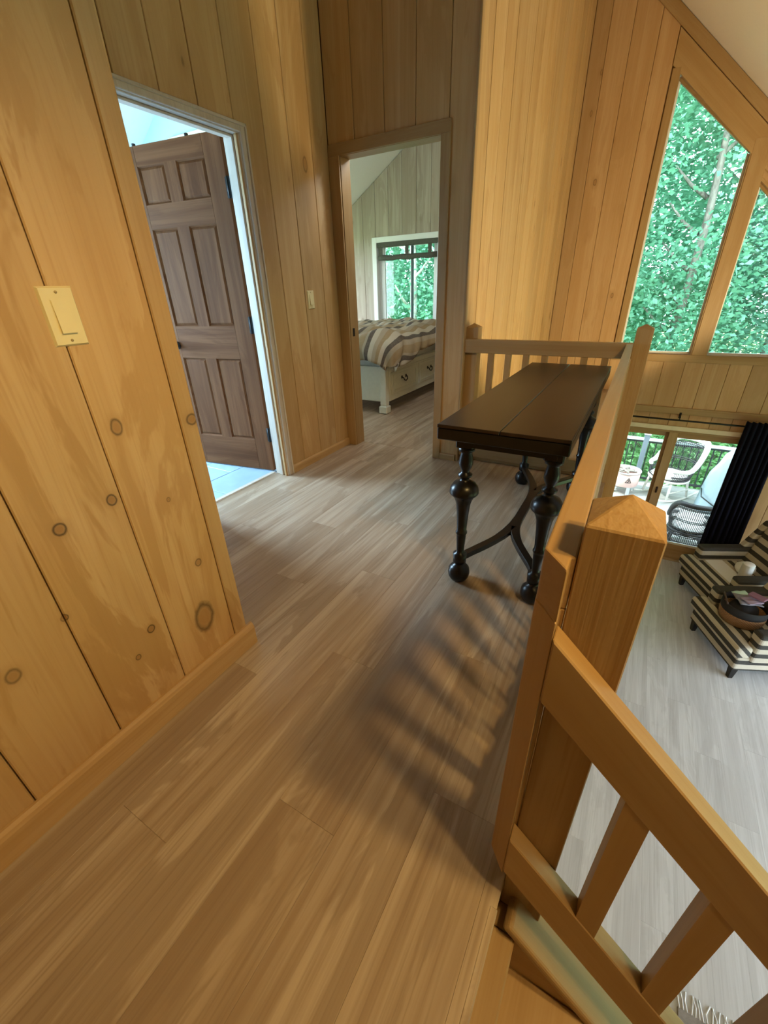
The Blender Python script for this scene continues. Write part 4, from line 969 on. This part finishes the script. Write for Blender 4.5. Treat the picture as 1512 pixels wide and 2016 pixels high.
# covered grill
M_COVER = plain('pale_blue_grill_cover', (0.38,0.50,0.58,1), 0.7, noise=0.08, scale=5, bump=0.2)
gc = thing('grill_cover', 'pale blue cloth cover over a grill at the right of the deck', 'cover', (1.95, 8.62, DZ), -0.15)
def loop(wx, wy, z, n=28, e=3.2, wob=0.0):
    out = []
    for k in range(n):
        a = 2*PI*k/n; c, s = math.cos(a), math.sin(a)
        out.append((wx*math.copysign(abs(c)**(2/e), c)*(1+wob*math.sin(5*a)), wy*math.copysign(abs(s)**(2/e), s)*(1+wob*math.cos(4*a)), z))
    return out
rings = [loop(0.50,0.36,0.0,wob=0.02), loop(0.48,0.34,0.3,wob=0.02), loop(0.44,0.31,0.62,wob=0.01), loop(0.36,0.29,0.80), loop(0.31,0.25,0.98), loop(0.26,0.18,1.05), loop(0.08,0.05,1.07)]
n = 28; m = MB().add([p for r in rings for p in r], [(i*n+k, i*n+(k+1)%n, (i+1)*n+(k+1)%n, (i+1)*n+k) for i in range(len(rings)-1) for k in range(n)]+[tuple((len(rings)-1)*n+k for k in range(n))], True)
m.build('cloth', M_COVER, gc); MB().tube([(-0.475,-0.14,0.38),(-0.44,-0.335,0.30),(-0.2,-0.352,0.16)], 0.011, 6).build('strap', M_PICK, gc)

# trees
def leaves(n_cl, per, shape, size, seed, flat, loc, rz, sc):
    """foliage as one mesh of kite-shaped leaves gathered in clusters"""
    r = np.random.default_rng(seed); cs = shape(r, n_cl)
    c = np.repeat(cs, per, axis=0); N = len(c)
    c = c + r.normal(0, 1, (N, 3))*np.array([0.42, 0.42, 0.30])
    cw = c*sc; X = loc[0]+cw[:, 0]*math.cos(rz)-cw[:, 1]*math.sin(rz); Y = loc[1]+cw[:, 0]*math.sin(rz)+cw[:, 1]*math.cos(rz)
    keep = (loc[2]+cw[:, 2] > GZ+0.12) & (Y > 9.75)
    me_ = min(FOREST, key=lambda f: (f[0]-loc[0])**2+(f[1]-loc[1])**2)
    for f in FOREST:
        if f is me_: continue
        dx, dy = f[0]-me_[0], f[1]-me_[1]; D = math.hypot(dx, dy)
        along = ((X-me_[0])*dx+(Y-me_[1])*dy)/D
        keep &= along < D*me_[2]/(me_[2]+f[2])-size*sc*0.85
    c = c[keep]; N = len(c)
    u = r.normal(0, 1, (N, 3)); u[:, 2] *= flat; u /= np.linalg.norm(u, axis=1)[:, None]
    w = r.normal(0, 1, (N, 3)); w[:, 2] *= flat; v = np.cross(u, np.cross(u, w)); v /= np.linalg.norm(v, axis=1)[:, None]
    s = (size*r.uniform(0.6, 1.35, N))[:, None]
    V = np.stack([c-u*s*0.55, c+v*s*0.34-u*s*0.05, c+u*s*0.6, c-v*s*0.34-u*s*0.05], axis=1).reshape(-1, 3)
    me = bpy.data.meshes.new('foliage'); me.vertices.add(4*N); me.vertices.foreach_set('co', V.ravel())
    me.loops.add(4*N); me.loops.foreach_set('vertex_index', np.arange(4*N, dtype=np.int32))
    me.polygons.add(N); me.polygons.foreach_set('loop_start', np.arange(0, 4*N, 4, dtype=np.int32)); me.polygons.foreach_set('loop_total', np.full(N, 4, dtype=np.int32))
    me.update(calc_edges=True); me.validate(); return me
def round_crown(cx, cz, rx, rz):
    def f(r, n):
        d = r.normal(0, 1, (n, 3)); d /= np.linalg.norm(d, axis=1)[:, None]; k = r.uniform(0.35, 1.0, n)[:, None]**0.6
        return d*k*np.array([rx, rx, rz])+np.array([0, 0, cz])
    return f
def cone_crown(z0, z1, r0):
    def f(r, n):
        z = z0+(z1-z0)*r.uniform(0, 1, n)**1.3; rad = r0*(1-(z-z0)/(z1-z0)*0.9)*r.uniform(0.3, 1, n)**0.5; a = r.uniform(0, 2*PI, n)
        return np.stack([rad*np.cos(a), rad*np.sin(a), z], 1)
    return f
CSHAPE = [(330, 140, round_crown(0, 6.4, 2.4, 5.0), 0.112, 0.5), (340, 140, cone_crown(0.8, 11.5, 2.3), 0.105, 0.35), (150, 60, round_crown(0, 1.0, 1.3, 1.2), 0.10, 0.5)]
FOREST = []          # (x, y, reach) of every plant: crowns keep to their own ground and do not grow into each other
def tree(name, label, cat, kind, loc, rz, sc, group, bark=None, h=9.5, tr=0.13):
    t = thing(name, label, cat, loc, rz, group); t.scale = (sc, sc, sc)
    a_ = CSHAPE[kind]; fm = leaves(*a_[:4], int(abs(loc[0])*37+loc[1]*11), a_[4], loc, rz, sc); fm.materials.append(M_LEAF[kind])
    o = bpy.data.objects.new('foliage', fm); C.objects.link(o); o.parent = t; o['kind'] = 'stuff'
    rr = random.Random(int(loc[0]*100+loc[1]*10)); m = MB()
    if kind < 2:
        pts = [(0.12*math.sin(k*0.8+rr.random()*0.5), 0.10*math.cos(k*0.7), h*k/9) for k in range(10)]
        m.tube(pts, [tr*(1-0.085*k) for k in range(10)], 10); m.build('trunk', bark or M_BARK, t)
        b = MB()
        for k in range(9):
            z = h*(0.25+0.07*k); a = rr.random()*6.28; L = 0.75 if kind == 0 else 0.6
            b.tube([(0,0,z),(0.5*L*math.cos(a),0.5*L*math.sin(a),z+0.25),(L*math.cos(a),L*math.sin(a),z+0.6)], [0.05,0.035,0.015], 6)
        b.build('branches', bark or M_BARK, t)
    else:
        for k in range(5):
            a = k*1.3; m.tube([(0.05*math.cos(a),0.05*math.sin(a),0),(0.35*math.cos(a),0.35*math.sin(a),1.1)], [0.03,0.012], 6)
        m.build('stems', M_BARK, t)
    return t
GT = 'trees behind the deck'
TREES = [('maple_tree', 0, -2.6, 14.5, 1.0), ('maple_tree', 0, 0.6, 13.6, 1.05), ('spruce_tree', 1, 2.9, 14.6, 1.1), ('maple_tree', 0, 4.6, 13.2, 1.0), ('spruce_tree', 1, 6.6, 15.5, 1.15),
         ('maple_tree', 0, -0.9, 17.6, 1.25), ('maple_tree', 0, 2.0, 18.4, 1.3), ('spruce_tree', 1, 4.6, 18.5, 1.2), ('maple_tree', 0, 7.4, 19.5, 1.3), ('maple_tree', 0, 9.6, 16.0, 1.1)]
SHRUBS = ((0.2,11.3,1.0),(1.9,11.5,1.05),(3.5,11.3,1.0),(5.4,11.6,1.1),(-1.5,11.4,1.0))
BIRCH = ((-4.05,10.1,0.95),(-5.3,10.6,0.9))
MORE = ((-7.4,12.8),(-4.6,13.6),(-9.6,14.6),(-6.2,16.4))
FOREST += [(x, y, 2.6*s) for (nm, k, x, y, s) in TREES]+[(x, y, 1.4*s) for x, y, s in SHRUBS]+[(x, y, 2.2) for x, y, s in BIRCH]+[(x, y, 2.6) for x, y in MORE]
for i, (nm, k, x, y, s) in enumerate(TREES):
    tree(nm, 'leafy broad crowned maple tree in the woods beyond the gable windows' if k == 0 else 'feathery dark green spruce tree in the woods beyond the gable windows', 'tree', k, (x, y, GZ), 1.7*i, s, 'maples beyond the gable windows' if k == 0 else 'spruces beyond the gable windows')
for i, (x, y, s) in enumerate(SHRUBS):
    tree('shrub', 'bright green rounded shrub on the grass behind the deck railing', 'shrub', 2, (x, y, GZ), 0.9*i, s, 'shrubs behind the deck railing')
# trees seen through the bedroom window
tree('birch_tree', 'pale barked birch at the right side of the bedroom window', 'tree', 0, (-4.05, 10.1, GZ), 0.4, 0.95, None, M_BIRCH, 9.5, 0.14)
tree('birch_tree', 'grey barked birch near the middle of the bedroom window', 'tree', 0, (-5.3, 10.6, GZ), 2.1, 0.9, None, M_BIRCH, 9.5, 0.15)
for i, (x, y) in enumerate(MORE):
    tree('maple_tree', 'leafy maple tree in the woods beyond the bedroom window', 'tree', 0, (x, y, GZ), 1.1*i+0.5, 1.05, 'maples beyond the bedroom window')
# rug body and fringe
MB().box(0.0, 1.3, -1.4, 0.0, 0.001, 0.012, 0.004).build('pile', M_RUG, rg)
fr = MB()
rr = random.Random(4)
for k in range(70):
    x = 0.01+1.28*k/69; fr.tube([(x,-0.005,0.008),(x+rr.uniform(-0.01,0.01),0.04,0.006),(x+rr.uniform(-0.02,0.02),0.085,0.004)], 0.004, 4)
o = fr.build('fringe', M_PAPER, rg); o['kind'] = 'stuff'
